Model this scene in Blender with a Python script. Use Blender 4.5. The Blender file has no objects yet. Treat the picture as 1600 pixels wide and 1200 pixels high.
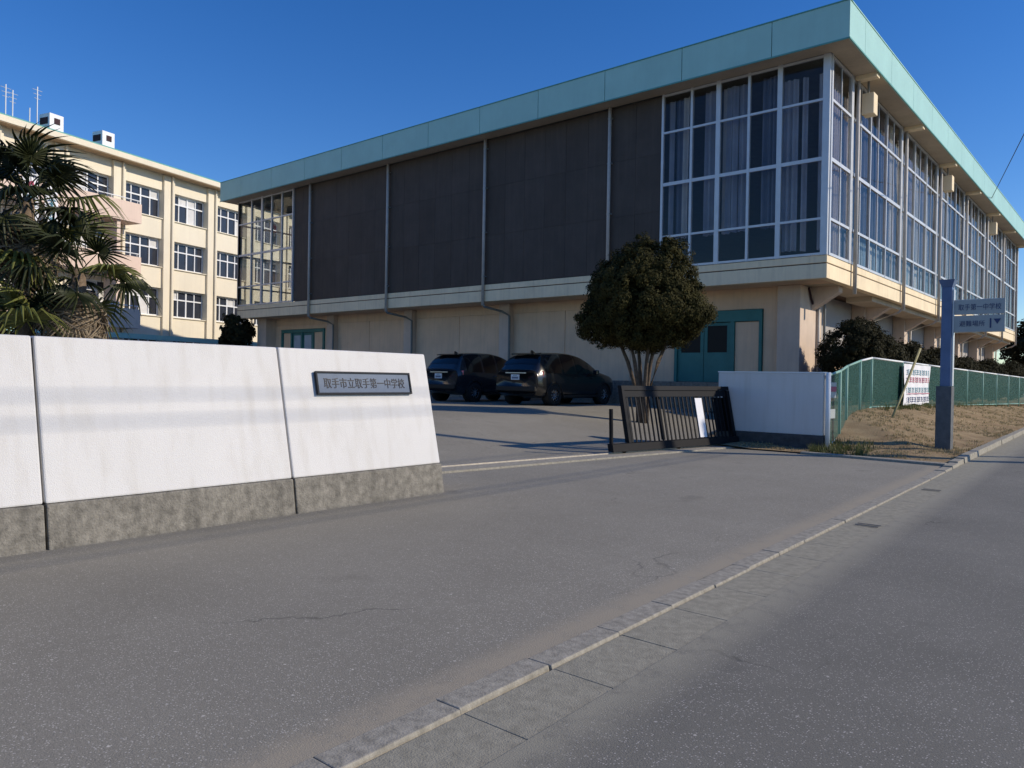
import bpy, bmesh, math, random
import numpy as np
from mathutils import Matrix, Vector

random.seed(7)
rng = np.random.default_rng(7)
scene = bpy.context.scene
COL = scene.collection
rad = math.radians

# ------------------------------------------------------------------ camera
cam_d = bpy.data.cameras.new('camera')
cam_d.sensor_width = 36.0
cam_d.lens = 26.81
cam_d.clip_start = 0.05
cam_d.clip_end = 6000
cam = bpy.data.objects.new('camera', cam_d)
COL.objects.link(cam)
_r, _u, _f = (0.76523, 0.64353, 0.01703), (-0.0181, -0.00493, 0.99982), (-0.6435, 0.76541, -0.00787)
cam.matrix_world = Matrix(((_r[0], _u[0], -_f[0], 0), (_r[1], _u[1], -_f[1], 0),
                           (_r[2], _u[2], -_f[2], 1.3), (0, 0, 0, 1)))
scene.camera = cam

# ------------------------------------------------------------------ sky and sun
SUN_AZ = math.atan2(0.85, 0.527)
SUN_EL = rad(28.0)
world = bpy.data.worlds.new('World')
scene.world = world
world.use_nodes = True
wn = world.node_tree
sky = wn.nodes.new('ShaderNodeTexSky')
sky.sky_type = 'NISHITA'
sky.sun_disc = False
sky.sun_elevation = SUN_EL
sky.sun_rotation = SUN_AZ
sky.altitude = 100
sky.air_density = 1.0
sky.dust_density = 0.05
sky.ozone_density = 4.0
bg = wn.nodes['Background']
hsv = wn.nodes.new('ShaderNodeHueSaturation')
hsv.inputs['Saturation'].default_value = 1.29
hsv.inputs['Hue'].default_value = 0.513
wn.links.new(sky.outputs[0], hsv.inputs['Color'])
wn.links.new(hsv.outputs[0], bg.inputs[0])
bg.inputs[1].default_value = 0.14
sun_d = bpy.data.lights.new('sun', 'SUN')
sun_d.energy = 4.0
sun_d.angle = rad(0.53)
sun_d.color = (1.0, 0.88, 0.71)
sun = bpy.data.objects.new('sun', sun_d)
COL.objects.link(sun)
SDIR = Vector((math.sin(SUN_AZ) * math.cos(SUN_EL), math.cos(SUN_AZ) * math.cos(SUN_EL), math.sin(SUN_EL)))
sun.rotation_euler = SDIR.to_track_quat('Z', 'Y').to_euler()
sun.location = (30, 20, 30)
vs = scene.view_settings
vs.view_transform = 'Standard'
vs.look = 'None'
vs.exposure = 0.0
vs.gamma = 1.0

# ------------------------------------------------------------------ materials
MATS = {}


def mat(name, col, rough=0.75, var=0.12, scale=3.0, bump=0.0, bscale=60.0, metallic=0.0, spec=0.3,
        streak=0.0, streak_col=(0.12, 0.10, 0.08), speck=0.0, coat=0.0):
    """Principled material with noise colour variation, optional vertical weather streaks and bump."""
    if name in MATS:
        return MATS[name]
    m = bpy.data.materials.new(name)
    m.use_nodes = True
    nt = m.node_tree
    N, L = nt.nodes, nt.links
    b = N['Principled BSDF']
    b.inputs['Roughness'].default_value = rough
    b.inputs['Metallic'].default_value = metallic
    b.inputs['Specular IOR Level'].default_value = spec
    if coat:
        b.inputs['Coat Weight'].default_value = coat
        b.inputs['Coat Roughness'].default_value = 0.05
    geo = N.new('ShaderNodeNewGeometry')
    n1 = N.new('ShaderNodeTexNoise')
    n1.inputs['Scale'].default_value = scale
    n1.inputs['Detail'].default_value = 6
    n1.inputs['Roughness'].default_value = 0.62
    L.new(geo.outputs['Position'], n1.inputs['Vector'])
    mr = N.new('ShaderNodeMapRange')
    mr.inputs[1].default_value = 0.3
    mr.inputs[2].default_value = 0.7
    mr.inputs[3].default_value = 1 - var
    mr.inputs[4].default_value = 1 + var
    L.new(n1.outputs['Fac'], mr.inputs[0])
    mx = N.new('ShaderNodeVectorMath')
    mx.operation = 'SCALE'
    mx.inputs[0].default_value = col[:3]
    L.new(mr.outputs[0], mx.inputs['Scale'])
    out = mx.outputs[0]
    if streak:
        mp = N.new('ShaderNodeMapping')
        mp.inputs['Scale'].default_value = (5, 5, 0.35)
        L.new(geo.outputs['Position'], mp.inputs[0])
        n2 = N.new('ShaderNodeTexNoise')
        n2.inputs['Scale'].default_value = 1.6
        n2.inputs['Detail'].default_value = 5
        L.new(mp.outputs[0], n2.inputs['Vector'])
        r2 = N.new('ShaderNodeMapRange')
        r2.inputs[1].default_value = 0.48
        r2.inputs[2].default_value = 0.78
        r2.inputs[3].default_value = 0
        r2.inputs[4].default_value = streak
        L.new(n2.outputs['Fac'], r2.inputs[0])
        mc = N.new('ShaderNodeMix')
        mc.data_type = 'RGBA'
        mc.inputs['B'].default_value = (*streak_col, 1)
        L.new(out, mc.inputs['A'])
        L.new(r2.outputs[0], mc.inputs['Factor'])
        out = mc.outputs['Result']
    L.new(out, b.inputs['Base Color'])
    if bump:
        n3 = N.new('ShaderNodeTexNoise')
        n3.inputs['Scale'].default_value = bscale
        n3.inputs['Detail'].default_value = 4
        L.new(geo.outputs['Position'], n3.inputs['Vector'])
        bp = N.new('ShaderNodeBump')
        bp.inputs['Strength'].default_value = bump
        bp.inputs['Distance'].default_value = 0.02
        L.new(n3.outputs['Fac'], bp.inputs['Height'])
        L.new(bp.outputs[0], b.inputs['Normal'])
    MATS[name] = m
    return m


def asphalt(name, dark, light, stone, dirt=None, cracks=0.4, stone_amt=0.16):
    """Worn asphalt: patches, aggregate specks, hairline cracks, kerb-side grit."""
    m = bpy.data.materials.new(name)
    m.use_nodes = True
    nt = m.node_tree
    N, L = nt.nodes, nt.links
    b = N['Principled BSDF']
    b.inputs['Roughness'].default_value = 0.85
    b.inputs['Specular IOR Level'].default_value = 0.35
    geo = N.new('ShaderNodeNewGeometry')
    pos = geo.outputs['Position']

    def noise(scale, detail=4, rough=0.6, vec=pos):
        n = N.new('ShaderNodeTexNoise')
        n.inputs['Scale'].default_value = scale
        n.inputs['Detail'].default_value = detail
        n.inputs['Roughness'].default_value = rough
        L.new(vec, n.inputs['Vector'])
        return n.outputs['Fac']

    def ramp(v, a, c, lo=0.0, hi=1.0):
        r = N.new('ShaderNodeMapRange')
        r.inputs[1].default_value = a
        r.inputs[2].default_value = c
        r.inputs[3].default_value = lo
        r.inputs[4].default_value = hi
        L.new(v, r.inputs[0])
        return r.outputs[0]

    def mix(f, a, c):
        x = N.new('ShaderNodeMix')
        x.data_type = 'RGBA'
        L.new(f, x.inputs['Factor'])
        for k, v in (('A', a), ('B', c)):
            if isinstance(v, tuple):
                x.inputs[k].default_value = (*v, 1)
            else:
                L.new(v, x.inputs[k])
        return x.outputs['Result']

    def mul(a, c):
        x = N.new('ShaderNodeMath')
        x.operation = 'MULTIPLY'
        for i, v in enumerate((a, c)):
            if isinstance(v, (int, float)):
                x.inputs[i].default_value = v
            else:
                L.new(v, x.inputs[i])
        return x.outputs[0]

    c = mix(ramp(noise(0.55, 6, 0.65), 0.32, 0.68), dark, light)
    c = mix(ramp(noise(120, 3, 0.75), 0.38, 0.72, 0, 0.6), c, tuple(v * 0.5 for v in dark))
    c = mix(ramp(noise(9, 5, 0.7), 0.52, 0.75, 0, 0.22), c, tuple(v * 0.6 for v in dark))
    vo = N.new('ShaderNodeTexVoronoi')
    vo.inputs['Scale'].default_value = 105
    L.new(pos, vo.inputs['Vector'])
    sep = N.new('ShaderNodeSeparateColor')
    L.new(vo.outputs['Color'], sep.inputs[0])
    pick = ramp(sep.outputs[0], 1 - stone_amt, 1 - stone_amt + 0.03)
    near = ramp(vo.outputs['Distance'], 0.38, 0.3)
    c = mix(mul(mul(pick, near), 0.85), c, stone)
    vo2 = N.new('ShaderNodeTexVoronoi')
    vo2.inputs['Scale'].default_value = 24
    L.new(pos, vo2.inputs['Vector'])
    sep2 = N.new('ShaderNodeSeparateColor')
    L.new(vo2.outputs['Color'], sep2.inputs[0])
    c = mix(mul(mul(ramp(sep2.outputs[1], 0.955, 0.965), ramp(vo2.outputs['Distance'], 0.2, 0.12)), 0.6), c,
            tuple(min(1, v * 1.35) for v in stone))
    c = mix(ramp(noise(0.17, 4, 0.55), 0.45, 0.7, 0, 0.35), c, tuple(v * 0.62 for v in dark))
    c = mix(mul(ramp(noise(1.1, 3, 0.5), 0.66, 0.72), 0.35), c, tuple(v * 0.5 for v in dark))
    # hairline cracks
    wv = N.new('ShaderNodeVectorMath')
    wv.operation = 'SCALE'
    nn = N.new('ShaderNodeTexNoise')
    nn.inputs['Scale'].default_value = 1.6
    nn.inputs['Detail'].default_value = 6
    L.new(pos, nn.inputs['Vector'])
    wv.inputs['Scale'].default_value = 0.9
    L.new(nn.outputs['Color'], wv.inputs[0])
    ad = N.new('ShaderNodeVectorMath')
    L.new(pos, ad.inputs[0])
    L.new(wv.outputs[0], ad.inputs[1])
    vc = N.new('ShaderNodeTexVoronoi')
    vc.feature = 'DISTANCE_TO_EDGE'
    vc.inputs['Scale'].default_value = 0.33
    L.new(ad.outputs[0], vc.inputs['Vector'])
    crack = mul(ramp(vc.outputs['Distance'], 0.004, 0.0012), ramp(noise(0.7, 3), 0.5, 0.6))
    c = mix(mul(crack, cracks), c, (0.025, 0.024, 0.022))
    if dirt:
        # grit collected along the kerb line x = -2.02 - 0.03 (y - 2)
        sx = N.new('ShaderNodeSeparateXYZ')
        L.new(pos, sx.inputs[0])
        k = N.new('ShaderNodeMath')
        k.operation = 'MULTIPLY_ADD'
        L.new(sx.outputs['Y'], k.inputs[0])
        k.inputs[1].default_value = 0.03
        L.new(sx.outputs['X'], k.inputs[2])
        k2 = N.new('ShaderNodeMath')
        k2.operation = 'ADD'
        L.new(k.outputs[0], k2.inputs[0])
        k2.inputs[1].default_value = 1.96 + dirt[1]
        k3 = N.new('ShaderNodeMath')
        k3.operation = 'ABSOLUTE'
        L.new(k2.outputs[0], k3.inputs[0])
        f = mul(ramp(k3.outputs[0], dirt[2], 0.04), ramp(noise(5.5, 7, 0.75), 0.26, 0.5))
        c = mix(mul(f, 0.95), c, dirt[0])
    L.new(c, b.inputs['Base Color'])
    bp = N.new('ShaderNodeBump')
    bp.inputs['Strength'].default_value = 0.55
    bp.inputs['Distance'].default_value = 0.006
    L.new(noise(140, 3, 0.7), bp.inputs['Height'])
    L.new(bp.outputs[0], b.inputs['Normal'])
    MATS[name] = m
    return m


def glass_mat(name, tint=(0.85, 0.9, 0.92), refl=1.0):
    """Thin window pane: clear with Fresnel reflection."""
    m = bpy.data.materials.new(name)
    m.use_nodes = True
    nt = m.node_tree
    N, L = nt.nodes, nt.links
    for n in list(N):
        N.remove(n)
    o = N.new('ShaderNodeOutputMaterial')
    t = N.new('ShaderNodeBsdfTransparent')
    t.inputs[0].default_value = (*tint, 1)
    g = N.new('ShaderNodeBsdfGlossy')
    g.inputs['Roughness'].default_value = 0.02
    g.inputs[0].default_value = (refl, refl, refl, 1)
    geo = N.new('ShaderNodeNewGeometry')
    no = N.new('ShaderNodeTexNoise')
    no.inputs['Scale'].default_value = 0.8
    no.inputs['Detail'].default_value = 1
    L.new(geo.outputs['Position'], no.inputs['Vector'])
    bp = N.new('ShaderNodeBump')
    bp.inputs['Strength'].default_value = 0.06
    bp.inputs['Distance'].default_value = 0.15
    L.new(no.outputs['Fac'], bp.inputs['Height'])
    L.new(bp.outputs[0], g.inputs['Normal'])
    f = N.new('ShaderNodeFresnel')
    ior = N.new('ShaderNodeMapRange')
    ior.inputs[3].default_value = 1.5
    ior.inputs[4].default_value = 1 / 1.5
    L.new(geo.outputs['Backfacing'], ior.inputs[0])
    L.new(ior.outputs[0], f.inputs[0])
    mx = N.new('ShaderNodeMixShader')
    L.new(f.outputs[0], mx.inputs[0])
    L.new(t.outputs[0], mx.inputs[1])
    L.new(g.outputs[0], mx.inputs[2])
    L.new(mx.outputs[0], o.inputs[0])
    MATS[name] = m
    return m


def leaf_mat(name, col, col2, trans=0.25, rough=0.5, scale=6.0, spec=0.35):
    m = bpy.data.materials.new(name)
    m.use_nodes = True
    nt = m.node_tree
    N, L = nt.nodes, nt.links
    b = N['Principled BSDF']
    b.inputs['Roughness'].default_value = rough
    b.inputs['Specular IOR Level'].default_value = spec
    geo = N.new('ShaderNodeNewGeometry')
    n = N.new('ShaderNodeTexNoise')
    n.inputs['Scale'].default_value = scale
    n.inputs['Detail'].default_value = 4
    L.new(geo.outputs['Position'], n.inputs['Vector'])
    ad = N.new('ShaderNodeMath')
    ad.operation = 'MULTIPLY_ADD'
    L.new(geo.outputs['Random Per Island'], ad.inputs[0])
    ad.inputs[1].default_value = 0.45
    L.new(n.outputs['Fac'], ad.inputs[2])
    mr = N.new('ShaderNodeMapRange')
    mr.inputs[1].default_value = 0.4
    mr.inputs[2].default_value = 1.05
    L.new(ad.outputs[0], mr.inputs[0])
    mx = N.new('ShaderNodeMix')
    mx.data_type = 'RGBA'
    mx.inputs['A'].default_value = (*col, 1)
    mx.inputs['B'].default_value = (*col2, 1)
    L.new(mr.outputs[0], mx.inputs['Factor'])
    L.new(mx.outputs['Result'], b.inputs['Base Color'])
    tr = N.new('ShaderNodeBsdfTranslucent')
    L.new(mx.outputs['Result'], tr.inputs[0])
    ms = N.new('ShaderNodeMixShader')
    ms.inputs[0].default_value = trans
    L.new(b.outputs[0], ms.inputs[1])
    L.new(tr.outputs[0], ms.inputs[2])
    L.new(ms.outputs[0], N['Material Output'].inputs[0])
    MATS[name] = m
    return m


def net_mat(name, col, open_frac=0.45, sc=26.0):
    """Green fence mesh: diamond wires with see-through gaps, in the panel's own coordinates."""
    m = bpy.data.materials.new(name)
    m.use_nodes = True
    nt = m.node_tree
    N, L = nt.nodes, nt.links
    b = N['Principled BSDF']
    b.inputs['Base Color'].default_value = (*col, 1)
    b.inputs['Roughness'].default_value = 0.6
    tc = N.new('ShaderNodeTexCoord')
    sp = N.new('ShaderNodeSeparateXYZ')
    L.new(tc.outputs['Object'], sp.inputs[0])
    res = []
    for sgn in (1, -1):
        a = N.new('ShaderNodeMath')
        a.operation = 'MULTIPLY_ADD'
        L.new(sp.outputs['Z'], a.inputs[0])
        a.inputs[1].default_value = sgn
        L.new(sp.outputs['Y'], a.inputs[2])
        s = N.new('ShaderNodeMath')
        s.operation = 'MULTIPLY'
        s.inputs[1].default_value = sc
        L.new(a.outputs[0], s.inputs[0])
        fr = N.new('ShaderNodeMath')
        fr.operation = 'FRACT'
        L.new(s.outputs[0], fr.inputs[0])
        lt = N.new('ShaderNodeMath')
        lt.operation = 'LESS_THAN'
        lt.inputs[1].default_value = 1 - math.sqrt(open_frac)
        L.new(fr.outputs[0], lt.inputs[0])
        res.append(lt.outputs[0])
    mxm = N.new('ShaderNodeMath')
    mxm.operation = 'MAXIMUM'
    L.new(res[0], mxm.inputs[0])
    L.new(res[1], mxm.inputs[1])
    t = N.new('ShaderNodeBsdfTransparent')
    ms = N.new('ShaderNodeMixShader')
    L.new(mxm.outputs[0], ms.inputs[0])
    L.new(t.outputs[0], ms.inputs[1])
    L.new(b.outputs[0], ms.inputs[2])
    L.new(ms.outputs[0], N['Material Output'].inputs[0])
    MATS[name] = m
    return m


asphalt('yard_asphalt', (0.262, 0.242, 0.194), (0.332, 0.308, 0.250), (0.60, 0.56, 0.49), dirt=((0.345, 0.30, 0.225), 0.20, 0.18), stone_amt=0.30)
asphalt('road_asphalt', (0.176, 0.167, 0.140), (0.240, 0.228, 0.192), (0.46, 0.43, 0.39), dirt=((0.300, 0.280, 0.218), -0.33, 0.27), stone_amt=0.26)
M = mat
M('kerb_concrete', (0.31, 0.288, 0.238), 0.95, 0.3, 22, 0.25, 110)
M('gutter_concrete', (0.300, 0.280, 0.218), 0.95, 0.2, 16, 0.3, 150)
M('white_paint', (0.635, 0.625, 0.61), 0.6, 0.035, 1.3, 0.25, 130, streak=0.3, streak_col=(0.42, 0.38, 0.31))
M('plinth_concrete', (0.215, 0.20, 0.17), 0.95, 0.38, 14, 0.6, 60, streak=0.6, streak_col=(0.07, 0.066, 0.058))
M('dark_plinth', (0.07, 0.07, 0.072), 0.9, 0.3, 8, 0.3, 60)
M('teal_fascia', (0.38, 0.64, 0.585), 0.5, 0.06, 0.8, streak=0.10, streak_col=(0.25, 0.45, 0.42))
M('teal_dark', (0.11, 0.33, 0.29), 0.5, 0.1, 2)
M('teal_door', (0.045, 0.19, 0.18), 0.45, 0.12, 2)
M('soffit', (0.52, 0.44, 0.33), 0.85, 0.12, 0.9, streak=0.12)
M('cream_band', (0.90, 0.75, 0.51), 0.8, 0.08, 1.2, 0.1, 80, streak=0.22, streak_col=(0.33, 0.26, 0.19))
M('beige_wall', (0.78, 0.57, 0.39), 0.85, 0.08, 1.0, 0.15, 70, streak=0.18, streak_col=(0.26, 0.21, 0.17))
M('beige_column', (0.66, 0.53, 0.42), 0.85, 0.08, 1.4, 0.15, 70, streak=0.15, streak_col=(0.3, 0.22, 0.17))
M('grey_panel', (0.42, 0.39, 0.37), 0.8, 0.06, 1.0)
M('dark_cladding_worn', (0.080, 0.066, 0.057), 0.7, 0.14, 1.1, streak=0.35, streak_col=(0.125, 0.10, 0.085))
M('dark_cladding_deep', (0.072, 0.059, 0.050), 0.7, 0.14, 1.1, streak=0.3, streak_col=(0.115, 0.09, 0.075))
M('dark_cladding', (0.076, 0.063, 0.054), 0.7, 0.14, 1.1, streak=0.35, streak_col=(0.125, 0.10, 0.085))
M('aluminium', (0.60, 0.62, 0.64), 0.42, 0.06, 3, metallic=0.25)
M('pipe_paint', (0.52, 0.49, 0.45), 0.5, 0.1, 4)
M('pipe_dark', (0.22, 0.23, 0.22), 0.5, 0.1, 4)
M('roof_deck', (0.2, 0.22, 0.21), 0.9, 0.1)
M('interior_floor', (0.14, 0.08, 0.045), 0.5, 0.15)
M('interior_wall', (0.20, 0.17, 0.14), 0.9, 0.1)
M('curtain_mauve', (0.50, 0.44, 0.46), 0.9, 0.15, 0.7)
M('curtain_pale_lit', (0.88, 0.84, 0.80), 0.9, 0.12, 0.7)  # strips standing for sunlit folds, light put into the colour
M('curtain_slate_shade', (0.20, 0.20, 0.26), 0.9, 0.2, 0.7)  # strips standing for shaded folds, shade put into the colour
M('curtain_grey_lit', (0.66, 0.60, 0.58), 0.9, 0.2, 0.7)  # lighter fold strips of the front curtains, light put into the colour
M('curtain_navy', (0.44, 0.43, 0.50), 0.9, 0.2, 0.7)
M('frosted_blue', (0.36, 0.47, 0.56), 0.35, 0.15, 1.5, spec=0.6)
M('school_cream', (0.79, 0.72, 0.57), 0.85, 0.05, 0.5, streak=0.10, streak_col=(0.45, 0.36, 0.25))
M('school_pink', (0.74, 0.58, 0.48), 0.85, 0.07, 0.6, streak=0.12, streak_col=(0.4, 0.28, 0.22))
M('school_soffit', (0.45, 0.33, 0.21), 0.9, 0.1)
M('school_frame', (0.78, 0.80, 0.82), 0.5, 0.05)
M('school_dark', (0.028, 0.032, 0.045), 0.2, 0.3, 0.6, spec=0.6)
M('blind_white', (0.62, 0.62, 0.62), 0.8, 0.1)
M('black_steel', (0.008, 0.008, 0.010), 0.6, 0.2, 8, spec=0.15)
M('gate_steel', (0.006, 0.007, 0.010), 0.6, 0.2, 8, spec=0.15)
M('steel_rail', (0.30, 0.27, 0.23), 0.5, 0.25, 20, metallic=0.6)
M('plate_blue', (0.17, 0.205, 0.265), 0.7, 0.08, 5, spec=0.15)
M('plate_frame', (0.012, 0.015, 0.02), 0.7, 0.1, 5)
M('letter_dark', (0.006, 0.008, 0.02), 0.5, 0.05)
M('sign_pole_blue', (0.10, 0.155, 0.28), 0.4, 0.12, 4, streak=0.1)
M('sign_base', (0.12, 0.125, 0.13), 0.8, 0.2, 8, 0.2)
M('sign_white', (0.37, 0.40, 0.40), 0.5, 0.06, 3, streak=0.15, streak_col=(0.35, 0.36, 0.33))
M('letter_blue', (0.03, 0.05, 0.14), 0.5, 0.05)
M('letter_red', (0.42, 0.06, 0.12), 0.6, 0.05)
M('letter_teal', (0.10, 0.26, 0.32), 0.6, 0.05)
M('paper_white', (0.80, 0.80, 0.82), 0.7, 0.03)
M('fence_post', (0.22, 0.40, 0.34), 0.5, 0.1, 6)
M('fence_white', (0.78, 0.80, 0.80), 0.5, 0.05)
M('bamboo', (0.30, 0.27, 0.13), 0.6, 0.25, 12)
M('trunk_bark', (0.10, 0.076, 0.056), 0.9, 0.35, 14, 0.6, 40)
M('palm_trunk', (0.17, 0.125, 0.085), 0.95, 0.4, 18, 0.8, 35)
M('pole_concrete', (0.42, 0.41, 0.39), 0.9, 0.1, 4)
M('cable_black', (0.02, 0.02, 0.02), 0.6, 0.1)
M('dark_pane', (0.012, 0.012, 0.013), 0.4, 0.2, spec=0.15)
M('tyre', (0.02, 0.02, 0.02), 0.9, 0.1)
M('rim', (0.30, 0.31, 0.33), 0.3, 0.1, metallic=0.9)
M('car_black', (0.010, 0.010, 0.011), 0.22, 0.05, coat=0.6, spec=0.5)
M('car_dark', (0.020, 0.021, 0.026), 0.25, 0.05, coat=0.6, spec=0.5)
M('car_trim', (0.012, 0.012, 0.012), 0.6, 0.1)
M('car_glass', (0.008, 0.009, 0.011), 0.08, 0.05, spec=0.6)
M('tail_red', (0.50, 0.02, 0.05), 0.15, 0.1, spec=0.8)
M('tail_bright', (0.85, 0.10, 0.16), 0.15, 0.1, spec=0.8)
M('tail_clear', (0.65, 0.45, 0.48), 0.15, 0.1, spec=0.8)
M('number_plate', (0.70, 0.74, 0.78), 0.5, 0.03)
M('dark_brown', (0.05, 0.025, 0.03), 0.8, 0.2)
glass_mat('window_glass', (0.9, 0.91, 0.9), 0.4)
glass_mat('window_glass_dark', (0.55, 0.6, 0.62))
leaf_mat('tree_leaf', (0.020, 0.021, 0.008), (0.075, 0.066, 0.022), 0.12, 0.75, 3.0, 0.08)
leaf_mat('bush_leaf', (0.018, 0.018, 0.009), (0.042, 0.038, 0.017), 0.1, 0.75, 3.0, 0.08)
leaf_mat('palm_leaf', (0.012, 0.018, 0.008), (0.045, 0.052, 0.017), 0.15, 0.5, 2.0, 0.2)
leaf_mat('palm_leaf_pale', (0.10, 0.12, 0.03), (0.22, 0.22, 0.06), 0.25, 0.5, 2.0)
leaf_mat('palm_dead', (0.20, 0.15, 0.10), (0.42, 0.34, 0.24), 0.2, 0.8, 3.0)
leaf_mat('dry_grass', (0.26, 0.21, 0.11), (0.40, 0.33, 0.19), 0.25, 0.8, 3.0)
leaf_mat('green_weed', (0.07, 0.09, 0.025), (0.17, 0.17, 0.06), 0.25, 0.7, 3.0)
net_mat('fence_net', (0.018, 0.115, 0.09), 0.55)


def bank_material():
    m = bpy.data.materials.new('bank_soil')
    m.use_nodes = True
    nt = m.node_tree
    N, L = nt.nodes, nt.links
    b = N['Principled BSDF']
    b.inputs['Roughness'].default_value = 0.95
    b.inputs['Specular IOR Level'].default_value = 0.1
    geo = N.new('ShaderNodeNewGeometry')
    cr = N.new('ShaderNodeValToRGB')
    n = N.new('ShaderNodeTexNoise')
    n.inputs['Scale'].default_value = 1.6
    n.inputs['Detail'].default_value = 8
    n.inputs['Roughness'].default_value = 0.7
    L.new(geo.outputs['Position'], n.inputs['Vector'])
    L.new(n.outputs['Fac'], cr.inputs[0])
    e = cr.color_ramp.elements
    e[0].position, e[0].color = 0.3, (0.20, 0.14, 0.08, 1)
    e[1].position, e[1].color = 0.72, (0.40, 0.31, 0.185, 1)
    x = e.new(0.5)
    x.color = (0.31, 0.225, 0.13, 1)
    L.new(cr.outputs[0], b.inputs['Base Color'])
    n2 = N.new('ShaderNodeTexNoise')
    n2.inputs['Scale'].default_value = 30
    n2.inputs['Detail'].default_value = 5
    L.new(geo.outputs['Position'], n2.inputs['Vector'])
    bp = N.new('ShaderNodeBump')
    bp.inputs['Strength'].default_value = 0.8
    bp.inputs['Distance'].default_value = 0.03
    L.new(n2.outputs['Fac'], bp.inputs['Height'])
    L.new(bp.outputs[0], b.inputs['Normal'])
    MATS['bank_soil'] = m


bank_material()


# ------------------------------------------------------------------ builders
class Thing:
    def __init__(s, name, label, cat, loc=(0, 0, 0), rotz=0.0, group=None):
        o = bpy.data.objects.new(name, None)
        o.empty_display_size = 0.3
        COL.objects.link(o)
        o.location = loc
        o.rotation_euler = (0, 0, rotz)
        tag(o, label, cat, group)
        s.o = o
        s.inv = (Matrix.Translation(Vector(loc)) @ Matrix.Rotation(rotz, 4, 'Z')).inverted()


def tag(o, label=None, cat=None, group=None, kind=None):
    if label:
        o['label'] = label
    if cat:
        o['category'] = cat
    if group:
        o['group'] = group
    if kind:
        o['kind'] = kind
    return o


class MB:
    def __init__(s):
        s.v, s.f = [], []

    def add(s, v, f):
        n = len(s.v)
        s.v += [tuple(p) for p in v]
        s.f += [tuple(i + n for i in q) for q in f]
        return s

    def box(s, x0, x1, y0, y1, z0, z1):
        x0, x1 = min(x0, x1), max(x0, x1)
        y0, y1 = min(y0, y1), max(y0, y1)
        v = [(x, y, z) for z in (z0, z1) for y in (y0, y1) for x in (x0, x1)]
        return s.add(v, [(0, 2, 3, 1), (4, 5, 7, 6), (0, 1, 5, 4), (2, 6, 7, 3), (0, 4, 6, 2), (1, 3, 7, 5)])

    def hexa(s, bottom, top):
        """bottom/top: four points each, counter-clockwise from above."""
        return s.add(list(bottom) + list(top), [(3, 2, 1, 0), (4, 5, 6, 7), (0, 1, 5, 4), (1, 2, 6, 5), (2, 3, 7, 6), (3, 0, 4, 7)])

    def tube(s, pts, r, n=8, caps=True):
        pts = [Vector(p) for p in pts]
        rs = r if isinstance(r, (list, tuple)) else [r] * len(pts)
        rings = []
        up = Vector((0, 0, 1))
        for i, p in enumerate(pts):
            t = (pts[min(i + 1, len(pts) - 1)] - pts[max(i - 1, 0)]).normalized()
            a = t.cross(up) if abs(t.z) < 0.95 else t.cross(Vector((1, 0, 0)))
            a.normalize()
            b = t.cross(a)
            rings.append([p + (a * math.cos(2 * math.pi * k / n) + b * math.sin(2 * math.pi * k / n)) * rs[i] for k in range(n)])
        v = [q for ring in rings for q in ring]
        f = []
        for i in range(len(pts) - 1):
            for k in range(n):
                f.append((i * n + k, i * n + (k + 1) % n, (i + 1) * n + (k + 1) % n, (i + 1) * n + k))
        if caps:
            f.append(tuple(range(n - 1, -1, -1)))
            f.append(tuple((len(pts) - 1) * n + k for k in range(n)))
        return s.add(v, f)

    def obj(s, name, material, thing=None, world=True, smooth=False, bevel=0.0, label=None):
        me = bpy.data.meshes.new(name)
        v = s.v
        if thing is not None and world:
            v = [tuple(thing.inv @ Vector(p)) for p in v]
        me.from_pydata(v, [], s.f)
        me.validate()
        if bevel:
            bm = bmesh.new()
            bm.from_mesh(me)
            bmesh.ops.bevel(bm, geom=bm.edges[:], offset=bevel, segments=2, affect='EDGES', profile=0.5)
            bm.to_mesh(me)
            bm.free()
        if smooth:
            me.polygons.foreach_set('use_smooth', [True] * len(me.polygons))
        me.materials.append(MATS[material])
        o = bpy.data.objects.new(name, me)
        COL.objects.link(o)
        if thing is not None:
            o.parent = thing.o if isinstance(thing, Thing) else thing
        if label:
            o['label'] = label
        return o


def box(*a):
    return MB().box(*a)


def sub(o_parent, name, mb, material, thing, **k):
    """sub-part: built in the thing's coordinates, parented to a part (whose own transform is identity)."""
    c = mb.obj(name, material, thing, **k)
    c.parent = o_parent
    return c


def text_mesh(body, size, ext=0.002):
    cu = bpy.data.curves.new('lettering', 'FONT')
    cu.body = body
    cu.size = size
    cu.extrude = ext
    cu.align_x = 'CENTER'
    cu.align_y = 'CENTER'
    o = bpy.data.objects.new('lettering', cu)
    COL.objects.link(o)
    dg = bpy.context.evaluated_depsgraph_get()
    me = bpy.data.meshes.new_from_object(o.evaluated_get(dg))
    bpy.data.objects.remove(o)
    return me


def grid_obj(name, xs, ys, zf, material):
    v = [(x, y, zf(x, y)) for y in ys for x in xs]
    nx = len(xs)
    f = [(j * nx + i, j * nx + i + 1, (j + 1) * nx + i + 1, (j + 1) * nx + i) for j in range(len(ys) - 1) for i in range(nx - 1)]
    mb = MB()
    mb.v, mb.f = v, f
    o = mb.obj(name, material, smooth=True)
    tag(o, kind='structure')
    return o


def sstep(t):
    t = max(0.0, min(1.0, t))
    return t * t * (3 - 2 * t)


def kx(y):
    return -2.02 - 0.03 * (y - 2)


# ------------------------------------------------------------------ ground
def yard_z(x, y):
    return 0.006 + 0.444 * sstep((-7.5 - x) / 6.5)


def wob(x, y, s, a):
    return a * (math.sin(x * s * 1.3 + 1.7) * math.cos(y * s + 0.6) + 0.6 * math.sin(x * s * 2.9 + y * s * 2.3))


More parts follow.
